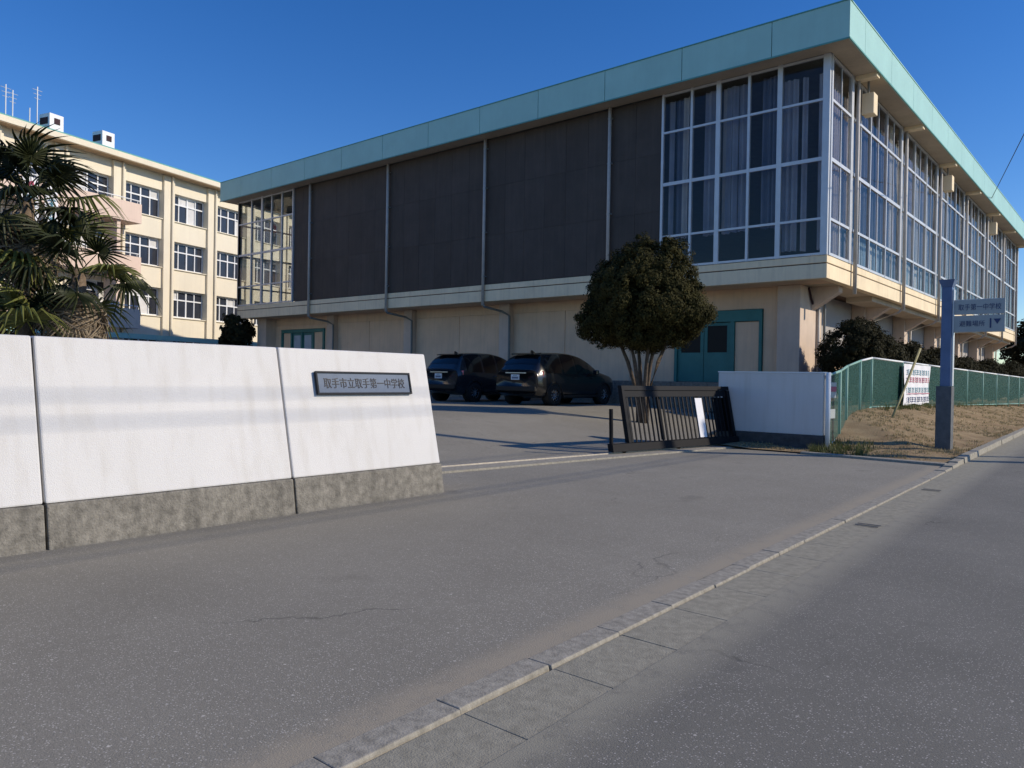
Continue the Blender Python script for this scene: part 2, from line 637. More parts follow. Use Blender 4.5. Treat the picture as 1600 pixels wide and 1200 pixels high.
def bank_z(x, y):
    e = min((kx(y) - 0.15 - x) / 3.4, (y - 14.15) / 7.0 + max(0, (-4.6 - x)) * 0.05)
    return 0.03 + 0.62 * sstep(e) * (1 - 0.3 * sstep((y - 30) / 20)) + (wob(x, y, 1.9, 0.018) if e > 0.05 else 0)


gm = MB()
gm.add([(-3000, -3000, -0.06), (3000, -3000, -0.06), (3000, 3000, -0.06), (-3000, 3000, -0.06)], [(0, 1, 2, 3)])
M('far_ground', (0.16, 0.15, 0.12), 0.95, 0.2, 0.05)
tag(gm.obj('ground', 'far_ground'), kind='structure')
ys = [-60, -30, -10, 0] + [i * 1.0 for i in range(1, 40)] + [50, 70, 110, 200, 400]
rd = MB()
for a, b in zip(ys[:-1], ys[1:]):
    n = len(rd.v)
    rd.v += [(kx(a) + 0.325, a, 0), (9, a, 0), (9, b, 0), (kx(b) + 0.325, b, 0)]
    rd.f.append((n, n + 1, n + 2, n + 3))
tag(rd.obj('road', 'road_asphalt'), kind='structure')

xs = [-140, -100, -70, -50, -40, -30, -24] + [-20 + 0.5 * i for i in range(0, 28)] + [-5, -4, -3]
v, f = [], []
yl = [-60, -30, -12, -6] + [-3 + 1.0 * i for i in range(0, 18)] + [20, 30, 50, 90, 150]
cols = len(xs) + 1
for y in yl:
    for x in xs:
        v.append((x, y, yard_z(x, y)))
    v.append((kx(y) - 0.145, y, 0.006))
for j in range(len(yl) - 1):
    for i in range(cols - 1):
        f.append((j * cols + i, j * cols + i + 1, (j + 1) * cols + i + 1, (j + 1) * cols + i))
mb = MB()
mb.v, mb.f = v, f
tag(mb.obj('school_yard', 'yard_asphalt', smooth=True), kind='structure')

# bank beside the gym
yb = [14.1 + 0.25 * i for i in range(60)] + [29 + i for i in range(25)] + [56, 62, 70, 90, 130]
nxb = 26
v, f = [], []
for y in yb:
    x1 = kx(y) - 0.13
    for i in range(nxb):
        x = -7.3 + (x1 + 7.3) * i / (nxb - 1)
        if y > 24.0:
            x = -9.2 + (x1 + 9.2) * i / (nxb - 1)
        v.append((x, y, max(bank_z(x, y), 0.03)))
for j in range(len(yb) - 1):
    for i in range(nxb - 1):
        f.append((j * nxb + i, j * nxb + i + 1, (j + 1) * nxb + i + 1, (j + 1) * nxb + i))
mb = MB()
mb.v, mb.f = v, f
tag(mb.obj('soil_bank', 'bank_soil', smooth=True), kind='structure')

# bank edging: low concrete strip between asphalt and soil
mb = MB()
mb.hexa([(-4.9, 14.02, 0), (kx(14) - 0.14, 13.78, 0), (kx(14) - 0.14, 13.94, 0), (-4.9, 14.16, 0)],
        [(-4.9, 14.02, 0.045), (kx(14) - 0.14, 13.78, 0.045), (kx(14) - 0.14, 13.94, 0.05), (-4.9, 14.16, 0.05)])
tag(mb.obj('edging_strip', 'kerb_concrete', bevel=0.008), kind='structure')

# kerb stones and gutter slabs
kerb = bpy.data.objects.new('kerb', None)
COL.objects.link(kerb)
tag(kerb, kind='structure')
gut = bpy.data.objects.new('gutter', None)
COL.objects.link(gut)
tag(gut, kind='structure')
y = 0.35
i = 0
while y < 62:
    ln = 0.6 if y < 16 else (1.2 if y < 30 else 3.0)
    y2 = y + ln - 0.0035
    h = 0.009 if y < 12.6 else (0.009 + 0.085 * min(1, (y - 12.6) / 2.4))
    h += random.uniform(-0.002, 0.002)
    j = random.uniform(-0.008, 0.008)
    m1 = MB()
    m1.hexa([(kx(y) - 0.15 + j, y, -0.05), (kx(y) + j, y, -0.05), (kx(y2) + j, y2, -0.05), (kx(y2) - 0.15 + j, y2, -0.05)],
            [(kx(y) - 0.15 + j, y, h), (kx(y) - 0.015 + j, y, h), (kx(y2) - 0.015 + j, y2, h), (kx(y2) - 0.15 + j, y2, h)])
    m1.obj('kerb_stone', 'kerb_concrete', bevel=0.005).parent = kerb
    t = random.uniform(-0.001, 0.001)
    o = y + 0.05
    m2 = MB()
    m2.hexa([(kx(y) + 0.004, y, -0.05), (kx(y) + 0.36, y, -0.05), (kx(y2) + 0.36, y2, -0.05), (kx(y2) + 0.004, y2, -0.05)],
            [(kx(y) + 0.004, y, -0.002 + t), (kx(y) + 0.36, y, -0.004), (kx(y2) + 0.36, y2, -0.004), (kx(y2) + 0.004, y2, -0.002 + t)])
    m2.obj('gutter_slab', 'gutter_concrete', bevel=0.003).parent = gut
    y += ln
    i += 1
# slotted drain covers in the gutter
for gy in (7.42, 10.5):
    for k in range(2):
        m3 = box(kx(gy) + 0.10, kx(gy) + 0.30, gy + k * 0.09, gy + k * 0.09 + 0.018, 0.003, 0.0075)
        m3.obj('drain_slot', 'sign_base').parent = gut

# ------------------------------------------------------------------ gymnasium
CX, CY = -7.42, 23.14
LA, LB = 32.56, 40.1
XW = CX - LA            # west end of the long front
YE = CY + LB
ZS, ZG, ZT, ZR = 4.41, 5.11, 11.02, 12.07
gym = Thing('gymnasium', 'large two-storey gymnasium with teal roof fascia, dark cladding and tall glazed corners', 'building', (CX, CY, 0.45))
ROWS = [5.11, 6.18, 7.95, 9.70, 11.0]
FL = 24.64              # recessed lower wall plane

# roof: deck, soffit, fascia panels
OV = 0.73
roof = box(XW - OV + 0.06, CX + OV - 0.06, CY - OV + 0.06, YE + OV - 0.06, ZT + 0.05, ZR - 0.12).obj('roof', 'roof_deck', gym)
so = MB()
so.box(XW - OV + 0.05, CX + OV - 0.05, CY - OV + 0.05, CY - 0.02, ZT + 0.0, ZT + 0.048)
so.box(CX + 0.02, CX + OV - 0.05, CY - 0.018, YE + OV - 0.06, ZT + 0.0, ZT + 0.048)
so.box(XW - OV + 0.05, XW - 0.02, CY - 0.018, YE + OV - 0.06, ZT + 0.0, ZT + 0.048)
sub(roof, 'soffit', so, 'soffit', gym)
joints = [CX + OV, -8.92]
while joints[-1] - 2.96 > XW - OV + 1:
    joints.append(joints[-1] - 2.96)
joints.append(XW - OV)
for a, b in zip(joints[:-1], joints[1:]):
    sub(roof, 'fascia_panel', box(b + 0.012, a - 0.012 if a < CX else a, CY - OV, CY - OV + 0.05, ZT - 0.01, ZR), 'teal_fascia', gym)
yj = [CY - OV + 0.052] + [CY - OV + 1.5 + 2.96 * k for k in range(14)] + [YE + OV]
for a, b in zip(yj[:-1], yj[1:]):
    sub(roof, 'fascia_panel', box(CX + OV - 0.05, CX + OV, a + (0.010 if a > CY else 0), b - 0.010, ZT - 0.01, ZR), 'teal_fascia', gym)
sub(roof, 'drip_edge', box(XW - OV - 0.015, CX + OV + 0.015, CY - OV - 0.018, CY - OV - 0.003, ZT - 0.035, ZT + 0.01), 'teal_dark', gym)
sub(roof, 'drip_edge', box(CX + OV + 0.003, CX + OV + 0.018, CY - OV - 0.015, YE + OV, ZT - 0.036, ZT + 0.01), 'teal_dark', gym)
sub(roof, 'coping', box(XW - OV - 0.02, CX + OV + 0.02, CY - OV - 0.02, CY - OV + 0.2, ZR + 0.002, ZR + 0.035), 'teal_dark', gym)
sub(roof, 'coping', box(CX + OV - 0.2, CX + OV + 0.02, CY - OV + 0.203, YE + OV, ZR + 0.002, ZR + 0.034), 'teal_fascia', gym)

# floor slab edge: two bands with a shadow groove, plus underside
for z0, z1, d in ((ZS, 4.84, 0.0), (4.875, ZG - 0.02, 0.0)):
    box(XW, CX, CY, CY + 0.25, z0, z1).obj('slab_band', 'cream_band', gym, bevel=0.01)
    box(CX - 0.25, CX, CY + 0.252, YE, z0, z1).obj('slab_band', 'cream_band', gym, bevel=0.01)
mb = box(XW + 0.03, CX - 0.03, CY + 0.03, YE, ZS + 0.06, ZG - 0.06)
mb.obj('floor_slab', 'interior_floor', gym)
box(XW + 0.26, CX - 0.26, CY + 0.26, FL, ZS + 0.02, ZS + 0.055).obj('slab_soffit', 'beige_wall', gym)
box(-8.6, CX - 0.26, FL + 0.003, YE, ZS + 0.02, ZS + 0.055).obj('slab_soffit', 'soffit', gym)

# dark cladding sheets between the downpipes on the long front
PIPES = [-15.02 - 6 * k for k in range(4)]
edges = sorted([-13.0, -34.55] + PIPES, reverse=True)
zc = [5.12, 7.09, 9.06, 10.99]
for a, b in zip(edges[:-1], edges[1:]):
    n = max(1, round((a - b) / 1.0))
    for k in range(n):
        xa = a - (a - b) * k / n
        xb = a - (a - b) * (k + 1) / n
        for z0, z1 in zip(zc[:-1], zc[1:]):
            box(xb + 0.004, xa - 0.004, CY + 0.04 + random.uniform(0, 0.004), CY + 0.09, z0 + 0.003, z1 - 0.003).obj('cladding_sheet', random.choice(['dark_cladding', 'dark_cladding', 'dark_cladding_worn', 'dark_cladding_deep']), gym)
box(-34.5, -13.05, CY + 0.10, CY + 0.3, ZG, ZT).obj('backing_wall', 'interior_wall', gym)
for px in PIPES:
    p = MB().tube([(px, CY - 0.09, ZT), (px, CY - 0.09, 4.25)], 0.062, 10).obj('downpipe', 'pipe_paint', gym, smooth=True)
    br = MB()
    for z in (5.4, 7.2, 9.0, 10.6):
        br.box(px - 0.08, px + 0.08, CY - 0.11, CY + 0.03, z, z + 0.05)
    sub(p, 'pipe_bracket', br, 'pipe_dark', gym)


def glazing_x(xlist, y, thick, curtain, rows=ROWS, lower_clear=True):
    """glazed wall along X: panes, mullions and transoms, each its own mesh."""
    for i, x in enumerate(xlist):
        w = 0.075 if i in thick else 0.04
        box(x - w, x + w, y - 0.03, y + 0.07, ZG - 0.015, ZT).obj('mullion', 'aluminium', gym)
    for i in range(len(xlist) - 1):
        a, b = xlist[i], xlist[i + 1]
        a, b = max(a, b), min(a, b)
        for r in range(4):
            box(b + 0.03, a - 0.03, y + 0.018, y + 0.026, rows[r] + 0.02, rows[r + 1] - 0.02).obj('window_pane', 'window_glass', gym)
        for r in range(0, 5):
            h = 0.055 if r in (2,) else 0.035
            zz = rows[r] if r < 4 else ZT - 0.05
            if r == 0:
                zz += 0.03
            box(b + 0.04, a - 0.04, y - 0.02, y + 0.06, zz - h, zz + h).obj('transom', 'aluminium', gym)


gx = [-12.93, -11.86, -10.92, -9.89, -8.91, -7.56]
glazing_x(gx, CY, (2, 4), 'curtain_navy')
gxl = [-34.62, -35.64, -36.6, -37.55, -38.6, XW + 0.06]
glazing_x(gxl, CY, (3,), None)
# corner posts
box(CX - 0.20, CX, CY - 0.035, CY + 0.12, ZG - 0.014, ZT).obj('corner_post', 'aluminium', gym)
box(XW, XW + 0.10, CY - 0.034, CY + 0.10, ZG - 0.014, ZT).obj('corner_post', 'pipe_dark', gym)

# eaves-side glazing (east face along the road) and the far face opposite
BPIPE = [25.55 + 6.17 * k for k in range(7)]


def glazing_y(x, y0, y1, n, out, detail=True):
    st = (y1 - y0) / n
    for k in range(n + 1):
        yy = y0 + st * k
        w = 0.055 if k in (0, n) else 0.035
        box(x - 0.07, x + 0.03, yy - w, yy + w, ZG - 0.013, ZT - 0.002).obj('mullion', 'aluminium', gym)
        if k < n:
            for r in range(4):
                pane = box(x - 0.026, x - 0.018, yy + 0.03, yy + st - 0.03, ROWS[r] + 0.02, ROWS[r + 1] - 0.02)
                pane.obj('window_pane', 'window_glass', gym)
                if detail:
                    box(x - 0.045, x - 0.002, yy + st / 2 - 0.018, yy + st / 2 + 0.018, ROWS[r] + 0.04, ROWS[r + 1] - 0.04).obj('sash_bar', 'aluminium', gym)
            for r in range(5):
                h = 0.055 if r == 2 else 0.04
                zz = ROWS[r] if r < 4 else ZT - 0.06
                if r == 0:
                    zz += 0.03
                box(x - 0.06, x + 0.02, yy + 0.04, yy + st - 0.04, zz - h, zz + h).obj('transom', 'aluminium', gym)


glazing_y(CX, CY + 0.14, 25.2, 1, 1)
for k in range(6):
    glazing_y(CX, 25.2 + 6.17 * k + 0.10, 25.2 + 6.17 * (k + 1), 3, 1)
glazing_y(CX, 62.32, YE - 0.1, 1, 1)
box(CX - 0.25, CX, YE - 0.09, YE, ZG, ZT).obj('corner_post', 'aluminium', gym)
for k in range(5):
    glazing_y(XW + 0.05, CY + 0.14 + 6.17 * k, CY + 6.17 * (k + 1), 3, -1, detail=False)
box(XW + 0.01, XW + 0.2, CY + 31, YE, ZG, ZT).obj('side_wall', 'interior_wall', gym)
box(XW + 0.2, CX - 0.3, YE - 0.3, YE - 0.1, ZG, ZT).obj('rear_wall', 'interior_wall', gym)
for i, py in enumerate(BPIPE):
    p = MB().tube([(CX + 0.10, py, ZT), (CX + 0.10, py, 4.15)], 0.06, 10).obj('downpipe', 'pipe_paint', gym, smooth=True)
    if i < 7:
        sub(roof, 'soffit_beam', box(CX + 0.04, CX + OV - 0.055, py - 0.16, py + 0.16, ZT - 0.13, ZT - 0.002), 'cream_band', gym)


# curtains: folded cloth behind each bay, fold light and shade put into strip colours
def curtain(axis, c, a0, a1, z0, z1, material, amp=0.055, pitch=0.17):
    n = int((a1 - a0) / 0.03)
    ph = random.uniform(0, 6)
    v, f = [], []
    for i in range(n + 1):
        a = a0 + (a1 - a0) * i / n
        w = amp * math.sin(2 * math.pi * a / pitch + ph + 0.8 * math.sin(a * 3.1 + ph)) + 0.3 * amp * math.sin(a * 11 + ph)
        for z, s in ((z0, 1.2), ((z0 + z1) / 2, 1.0), (z1, 0.6)):
            v.append((a, c + w * s, z) if axis == 'x' else (c + w * s, a, z))
    for i in range(n):
        for k in range(2):
            f.append((i * 3 + k, (i + 1) * 3 + k, (i + 1) * 3 + k + 1, i * 3 + k + 1))
    mb = MB()
    mb.v, mb.f = v, f
    return mb.obj('curtain', material, gym, smooth=True)


def curtain_run(axis, c, a0, a1, z0, z1, kinds, wmin, wmax, amp, pitch):
    p = a0
    while p < a1 - 0.05:
        q = min(a1, p + random.uniform(wmin, wmax))
        kd = random.choice(kinds)
        if kd and q - p > 0.08:
            curtain(axis, c + random.uniform(-0.03, 0.03), p, q, z0 + random.uniform(0, 0.05), z1, kd, amp, pitch)
        p = q + 0.005


for a, b in zip(gx[:-1], gx[1:]):
    z0 = 6.1 if b < -8.5 else 5.3
    curtain_run('x', CY + 0.32, a + 0.02, b - 0.02, z0, 10.85 if random.random() > 0.3 else 10.6,
                ['curtain_navy', 'curtain_navy', 'curtain_slate_shade', 'curtain_grey_lit', 'curtain_navy', None], 0.10, 0.34, 0.08, 0.2)
for k in range(7):
    y0 = 25.2 + 6.17 * k
    for j in range(3):
        w = 6.17 / 3
        if y0 + w * (j + 1) < YE:
            curtain_run('y', CX - 0.24, y0 + w * j + 0.03, y0 + w * (j + 1) - 0.05, 6.22, random.choice([10.9, 10.9, 10.4]),
                        ['curtain_mauve', 'curtain_mauve', 'curtain_slate_shade', 'curtain_pale_lit', 'curtain_pale_lit', 'curtain_slate_shade', None], 0.15, 0.5, 0.06, 0.22)
            curtain_run('y', CX - 0.36, y0 + w * j + 0.05, y0 + w * (j + 1) - 0.05, 5.15, 6.18,
                        ['frosted_blue', 'frosted_blue', 'curtain_slate_shade', 'curtain_pale_lit'], 0.2, 0.6, 0.01, 0.5)
curtain_run('y', CX - 0.26, CY + 0.25, 25.15, 5.25, 10.9, ['curtain_mauve', 'curtain_slate_shade', 'curtain_pale_lit'], 0.15, 0.4, 0.06, 0.2)

# loudspeaker / floodlight boxes under the eaves
for ly in (25.95, 38.3, 50.7):
    o = box(CX + 0.08, CX + 0.45, ly, ly + 0.45, 9.95, 10.62).obj('floodlight_box', 'cream_band', gym, bevel=0.02)
    sub(o, 'lamp_front', box(CX + 0.12, CX + 0.42, ly + 0.452, ly + 0.50, 10.0, 10.58), 'sign_white', gym)
    sub(o, 'bracket', box(CX + 0.22, CX + 0.28, ly + 0.1, ly + 0.16, 10.62, ZT), 'pipe_dark', gym)

# lower storey, long front
box(XW + 0.6, -8.62, 23.5, FL + 0.4, 0.30, 1.27).obj('terrace', 'plinth_concrete', gym, bevel=0.015)
seg = []
cols_x = [-21.0, -27.0, -33.0]
wall_edges = [-9.3, -14.97, -18.0, -20.75, -21.3, -23.85, -26.72, -27.28, -30.1, -32.7, -33.3, -36.2, -38.4]
for a, b in zip(wall_edges[:-1], wall_edges[1:]):
    # door openings are left out of the wall
    if abs(a + 9.3) < 0.01:
        box(-14.97 + 0.01, -13.13, FL, FL + 0.18, 1.272, ZS + 0.03).obj('wall_panel', 'beige_wall', gym)
        box(-9.90, -9.31, FL, FL + 0.18, 1.272, ZS + 0.03).obj('wall_panel', 'beige_wall', gym)
        box(-13.127, -9.903, FL, FL + 0.18, 3.74, ZS + 0.03).obj('wall_panel', 'beige_wall', gym)
        continue
    if abs(a + 33.3) < 0.01 or abs(a + 36.2) < 0.01:
        continue
    box(b + 0.012, a - 0.012, FL, FL + 0.18, 1.272, 4.02).obj('wall_panel', 'beige_wall', gym, bevel=0.006)
box(-38.4, -14.96, FL + 0.03, FL + 0.2, 4.03, ZS + 0.03).obj('lintel_beam', 'beige_wall', gym)
box(-33.75, -33.3, FL, FL + 0.18, 1.272, 4.02).obj('wall_panel', 'beige_wall', gym)
box(-38.4, -37.75, FL, FL + 0.18, 1.272, 4.02).obj('wall_panel', 'beige_wall', gym)
box(-37.747, -33.753, FL, FL + 0.18, 3.80, 4.02).obj('wall_panel', 'beige_wall', gym)
box(-38.4, -9.3, FL + 0.25, FL + 0.35, 0.45, ZS).obj('inner_wall', 'interior_wall', gym)
for cxp in cols_x:
    box(cxp - 0.28, cxp + 0.28, 24.38, FL + 0.1, 0.40, ZS + 0.018).obj('column', 'beige_column', gym, bevel=0.02)
    # sloping drain bend under the slab beside each column
    MB().tube([(cxp, CY - 0.09, 4.3), (cxp, CY - 0.02, 4.2), (cxp + 0.05, 24.2, 4.08), (cxp + 0.34, 24.33, 3.9), (cxp + 0.36, 24.33, 1.3)], 0.05, 8).obj('drain_pipe', 'pipe_dark', gym, smooth=True)
box(XW + 0.7, -38.403, 24.0, 26.0, 0.40, ZS + 0.018).obj('corner_pier', 'beige_column', gym, bevel=0.02)
box(-9.34, -8.6, 24.35, 26.4, 0.40, ZS + 0.018).obj('corner_pier', 'beige_column', gym, bevel=0.02)
MB().tube([(-8.54, 25.9, 4.35), (-8.54, 25.9, 0.6)], 0.05, 8).obj('drain_pipe', 'pipe_paint', gym, smooth=True)
MB().tube([(-8.50, 26.25, 4.3), (-8.46, 26.25, 4.0), (-8.46, 26.25, 0.6)], 0.045, 8).obj('drain_pipe', 'pipe_dark', gym, smooth=True)
# electrical conduit cluster high on the pier
MB().tube([(-8.56, 25.0, 4.38), (-8.55, 25.2, 4.05), (-8.55, 25.4, 3.85)], 0.035, 6).obj('conduit', 'dark_brown', gym)

# main door on the long front: teal frame, glazed leaves, beige side panel
dfr = MB()
X0, X1 = -13.11, -9.92
dfr.box(X0, X0 + 0.10, FL - 0.08, FL + 0.12, 1.274, 3.72)
dfr.box(X1 - 0.10, X1, FL - 0.08, FL + 0.12, 1.274, 3.72)
dfr.box(X0 + 0.102, X1 - 0.102, FL - 0.08, FL + 0.12, 3.34, 3.719)
dfr.box(-11.02, -10.88, FL - 0.075, FL + 0.12, 1.275, 3.338)
door = dfr.obj('door', 'teal_door', gym)
for a, b in ((-13.0, -12.02), (-12.0, -11.04)):
    leaf = MB()
    leaf.box(a, b, FL, FL + 0.05, 1.28, 2.30)
    leaf.box(a, a + 0.12, FL, FL + 0.05, 2.302, 3.32)
    leaf.box(b - 0.12, b, FL, FL + 0.05, 2.302, 3.32)
    leaf.box(a + 0.122, b - 0.122, FL, FL + 0.05, 3.22, 3.32)
    sub(door, 'door_leaf', leaf, 'teal_door', gym)
    sub(door, 'door_window', box(a + 0.12, b - 0.12, FL + 0.02, FL + 0.03, 2.30, 3.22), 'dark_pane', gym)
sub(door, 'side_panel', box(-10.87, -10.03, FL, FL + 0.05, 1.28, 3.32), 'beige_wall', gym)
# second door near the far corner
dfr = MB()
X0, X1 = -37.74, -33.76
dfr.box(X0, X0 + 0.13, FL - 0.08, FL + 0.12, 1.274, 3.78)
dfr.box(X1 - 0.13, X1, FL - 0.08, FL + 0.12, 1.274, 3.78)
dfr.box(X0 + 0.132, X1 - 0.132, FL - 0.08, FL + 0.12, 3.60, 3.779)
dfr.box(-36.85, -36.72, FL - 0.06, FL + 0.12, 1.275, 3.598)
dfr.box(-34.85, -34.72, FL - 0.06, FL + 0.12, 1.275, 3.598)
dfr.box(-35.84, -35.74, FL - 0.06, FL + 0.12, 1.275, 3.598)
door2 = dfr.obj('door', 'teal_door', gym)
for a, b, mm in ((-37.6, -36.86, 'beige_wall'), (-36.7, -35.85, 'frosted_blue'), (-35.73, -34.86, 'frosted_blue'), (-34.71, -33.9, 'beige_wall')):
    sub(door2, 'door_leaf', box(a, b, FL + 0.01, FL + 0.05, 1.28, 3.59), mm if mm == 'beige_wall' else 'teal_door', gym)
    if mm != 'beige_wall':
        sub(door2, 'door_window', box(a + 0.12, b - 0.12, FL - 0.004, FL + 0.008, 2.2, 3.45), 'frosted_blue', gym)

# lower storey under the road-side overhang: piers, haunched brackets, grey panels
box(-9.3, -9.1, 26.42, YE, 0.4, ZS).obj('lower_wall', 'grey_panel', gym)
box(-9.09, -8.85, 26.43, YE, 0.45, 2.1).obj('lower_wall', 'beige_wall', gym)
for k in range(7):
    yc = 25.55 + 6.17 * k
    if k:
        box(-9.09, -8.6, yc - 0.32, yc + 0.32, 0.40, ZS + 0.018).obj('column', 'beige_column', gym, bevel=0.02)
    m = MB()
    m.hexa([(-8.598, yc - 0.2, 3.70), (-7.75, yc - 0.2, 4.24), (-7.75, yc + 0.2, 4.24), (-8.598, yc + 0.2, 3.70)],
           [(-8.598, yc - 0.2, ZS + 0.017), (-7.75, yc - 0.2, ZS + 0.017), (-7.75, yc + 0.2, ZS + 0.017), (-8.598, yc + 0.2, ZS + 0.017)])
    m.obj('bracket', 'beige_column', gym)
    m = MB().tube([(CX + 0.10, yc, 4.2), (CX - 0.1, yc + 0.1, 4.05), (-8.5, yc + 0.36, 3.75), (-8.54, yc + 0.36, 0.6)], 0.045, 8)
    if k:
        m.obj('drain_pipe', 'pipe_paint', gym, smooth=True)
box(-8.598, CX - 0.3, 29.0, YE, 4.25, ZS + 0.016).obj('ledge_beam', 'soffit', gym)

# ------------------------------------------------------------------ school building beyond
SA = rad(15.6)
school = Thing('school_building', 'cream four-storey school building with rows of white-framed windows behind the palms', 'building', (-54.11, 28.78, 0.4), SA)
# local frame: y along the facade (away), x = outwards towards the road, z up (subtract 0.4)


def sb(x0, x1, y0, y1, z0, z1, name, m, **k):
    return box(x0, x1, y0, y1, z0 - 0.4, z1 - 0.4).obj(name, m, school, world=False, **k)


S0, S1 = -31.0, 31.0
BAY = 3.95
sills = [1.8, 5.2, 8.62, 12.0]
HWIN = 1.95
sb(-12, -0.62, S0, S1, 0.4, 15.0, 'core', 'interior_wall')
bays = [k for k in range(-8, 8)]
for zi, z in enumerate(sills):
    z_prev = 0.4 if zi == 0 else sills[zi - 1] + HWIN
    sb(-0.6, 0.0, S0, S1, z_prev, z, 'wall_band', 'school_cream')
    sb(-0.3, 0.10, S0, S1, z - 0.06, z - 0.004, 'sill', 'school_cream')
sb(-0.6, 0.0, S0, S1, sills[-1] + HWIN, 15.05, 'wall_band', 'school_cream')
for k in bays:
    y0 = -3.09 + BAY * k
    sb(-0.599, 0.18, y0 - 0.92, y0 - 0.02, 0.4, 15.0, 'pier', 'school_cream')
    MB().tube([(0.27, y0 - 0.28, -0.0), (0.27, y0 - 0.28, 14.6)], 0.07, 8).obj('downpipe', 'school_cream', school, world=False)
    for zi, z in enumerate(sills):
        if zi == 0 and abs(k) > 3:
            continue
        fr = MB()
        a, b = y0 + 0.01, y0 + 3.0
        z0, z1 = z - 0.4, z + HWIN - 0.4
        for q in range(5):
            yy = a + (b - a) * q / 4
            w = 0.05 if q in (0, 2, 4) else 0.035
            lo, hi = max(a, yy - w), min(b, yy + w)
            fr.box(-0.42, -0.30, lo, hi, z0, z1)
        zt = z0 + HWIN * 0.66
        for zz, w in ((z0 + 0.05, 0.05), (zt, 0.045), (z1 - 0.05, 0.05)):
            fr.box(-0.425, -0.295, a, b, zz - w, zz + w)
        wdw = fr.obj('window', 'school_frame', school, world=False)
        for q in range(4):
            ya, yb_ = a + (b - a) * q / 4 + 0.04, a + (b - a) * (q + 1) / 4 - 0.04
            for za, zb in ((z0 + 0.1, zt - 0.045), (zt + 0.045, z1 - 0.1)):
                c = box(-0.385, -0.375, ya, yb_, za, zb).obj('pane', 'school_dark' if random.random() > 0.14 else 'blind_white', school, world=False)
                c.parent = wdw
# eave slab and roof
sb(-12.5, 0.95, S0 - 0.5, S1 + 0.5, 15.06, 15.42, 'roof_slab', 'school_cream', bevel=0.02)
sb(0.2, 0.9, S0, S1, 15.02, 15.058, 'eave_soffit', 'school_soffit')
sb(-12.3, 0.6, S0, S1, 15.43, 15.6, 'roof_deck', 'teal_dark')
for vy in (-8.2, -11.7):
    o = sb(-1.0, -0.05, vy - 0.45, vy + 0.45, 15.6, 16.75, 'vent_box', 'school_frame', bevel=0.03)
    for nm, a in (('vent_opening', (-0.045, -0.02, vy - 0.16, vy + 0.2, 16.15, 16.5)),):
        c = box(a[0], a[1], a[2], a[3], a[4] - 0.4, a[5] - 0.4).obj(nm, 'dark_brown', school, world=False)
        c.parent = o
    c = box(-0.9, -0.2, vy - 0.475, vy - 0.455, 16.1 - 0.4, 16.5 - 0.4).obj('vent_opening', 'dark_brown', school, world=False)
    c.parent = o
for ay, h in ((-12.55, 2.7), (-13.0, 1.3), (-14.0, 2.0), (-14.4, 2.2)):
    m = MB().tube([(-0.6, ay, 15.1), (-0.6, ay, 15.1 + h)], 0.035, 6)
    if h > 1.9:
        for q in range(3):
            m.tube([(-0.6, ay - 0.3 + 0.06 * q, 15.1 + h - 0.2 - 0.25 * q), (-0.6, ay + 0.3 - 0.06 * q, 15.1 + h - 0.2 - 0.25 * q)], 0.015, 5)
    m.obj('aerial_mast', 'aluminium', school, world=False)
# projecting balconies at the near end
for z in (4.1, 7.5, 10.95):
    sb(0.182, 1.55, S0, -6.95, z, z + 0.18, 'balcony_floor', 'school_pink')
    sb(1.40, 1.55, S0, -6.95, z + 0.182, z + 1.25, 'balcony_parapet', 'school_pink')
    sb(0.183, 1.398, -7.1, -6.951, z + 0.182, z + 1.25, 'balcony_parapet', 'school_pink')
    m = MB().tube([(1.47, S0, z + 1.05), (1.47, -7.0, z + 1.05)], 0.035, 6)
    for q in range(12):
        m.tube([(1.47, -7.2 - 1.9 * q, z + 0.85), (1.47, -7.2 - 1.9 * q, z + 1.05)], 0.02, 5)
    m.obj('balcony_rail', 'school_frame', school, world=False)
sb(0.184, 1.35, -8.6, -8.35, 0.4, 10.94, 'balcony_wall', 'school_pink')
# covered walkway along the foot of the building
walk = Thing('covered_walkway', 'low teal-edged walkway roof running along the foot of the school', 'walkway', (-54.11, 28.78, 0.4), SA)
o = box(1.8, 4.2, -22, 6, 3.0, 3.12).obj('canopy_roof', 'sign_white', walk, world=False)
box(4.202, 4.3, -22, 6, 2.9, 3.2).obj('canopy_fascia', 'teal_fascia', walk, world=False)
for q in range(8):
    box(3.9, 4.02, -21 + q * 3.8, -20.88 + q * 3.8, 0, 2.998).obj('post', 'teal_dark', walk, world=False)

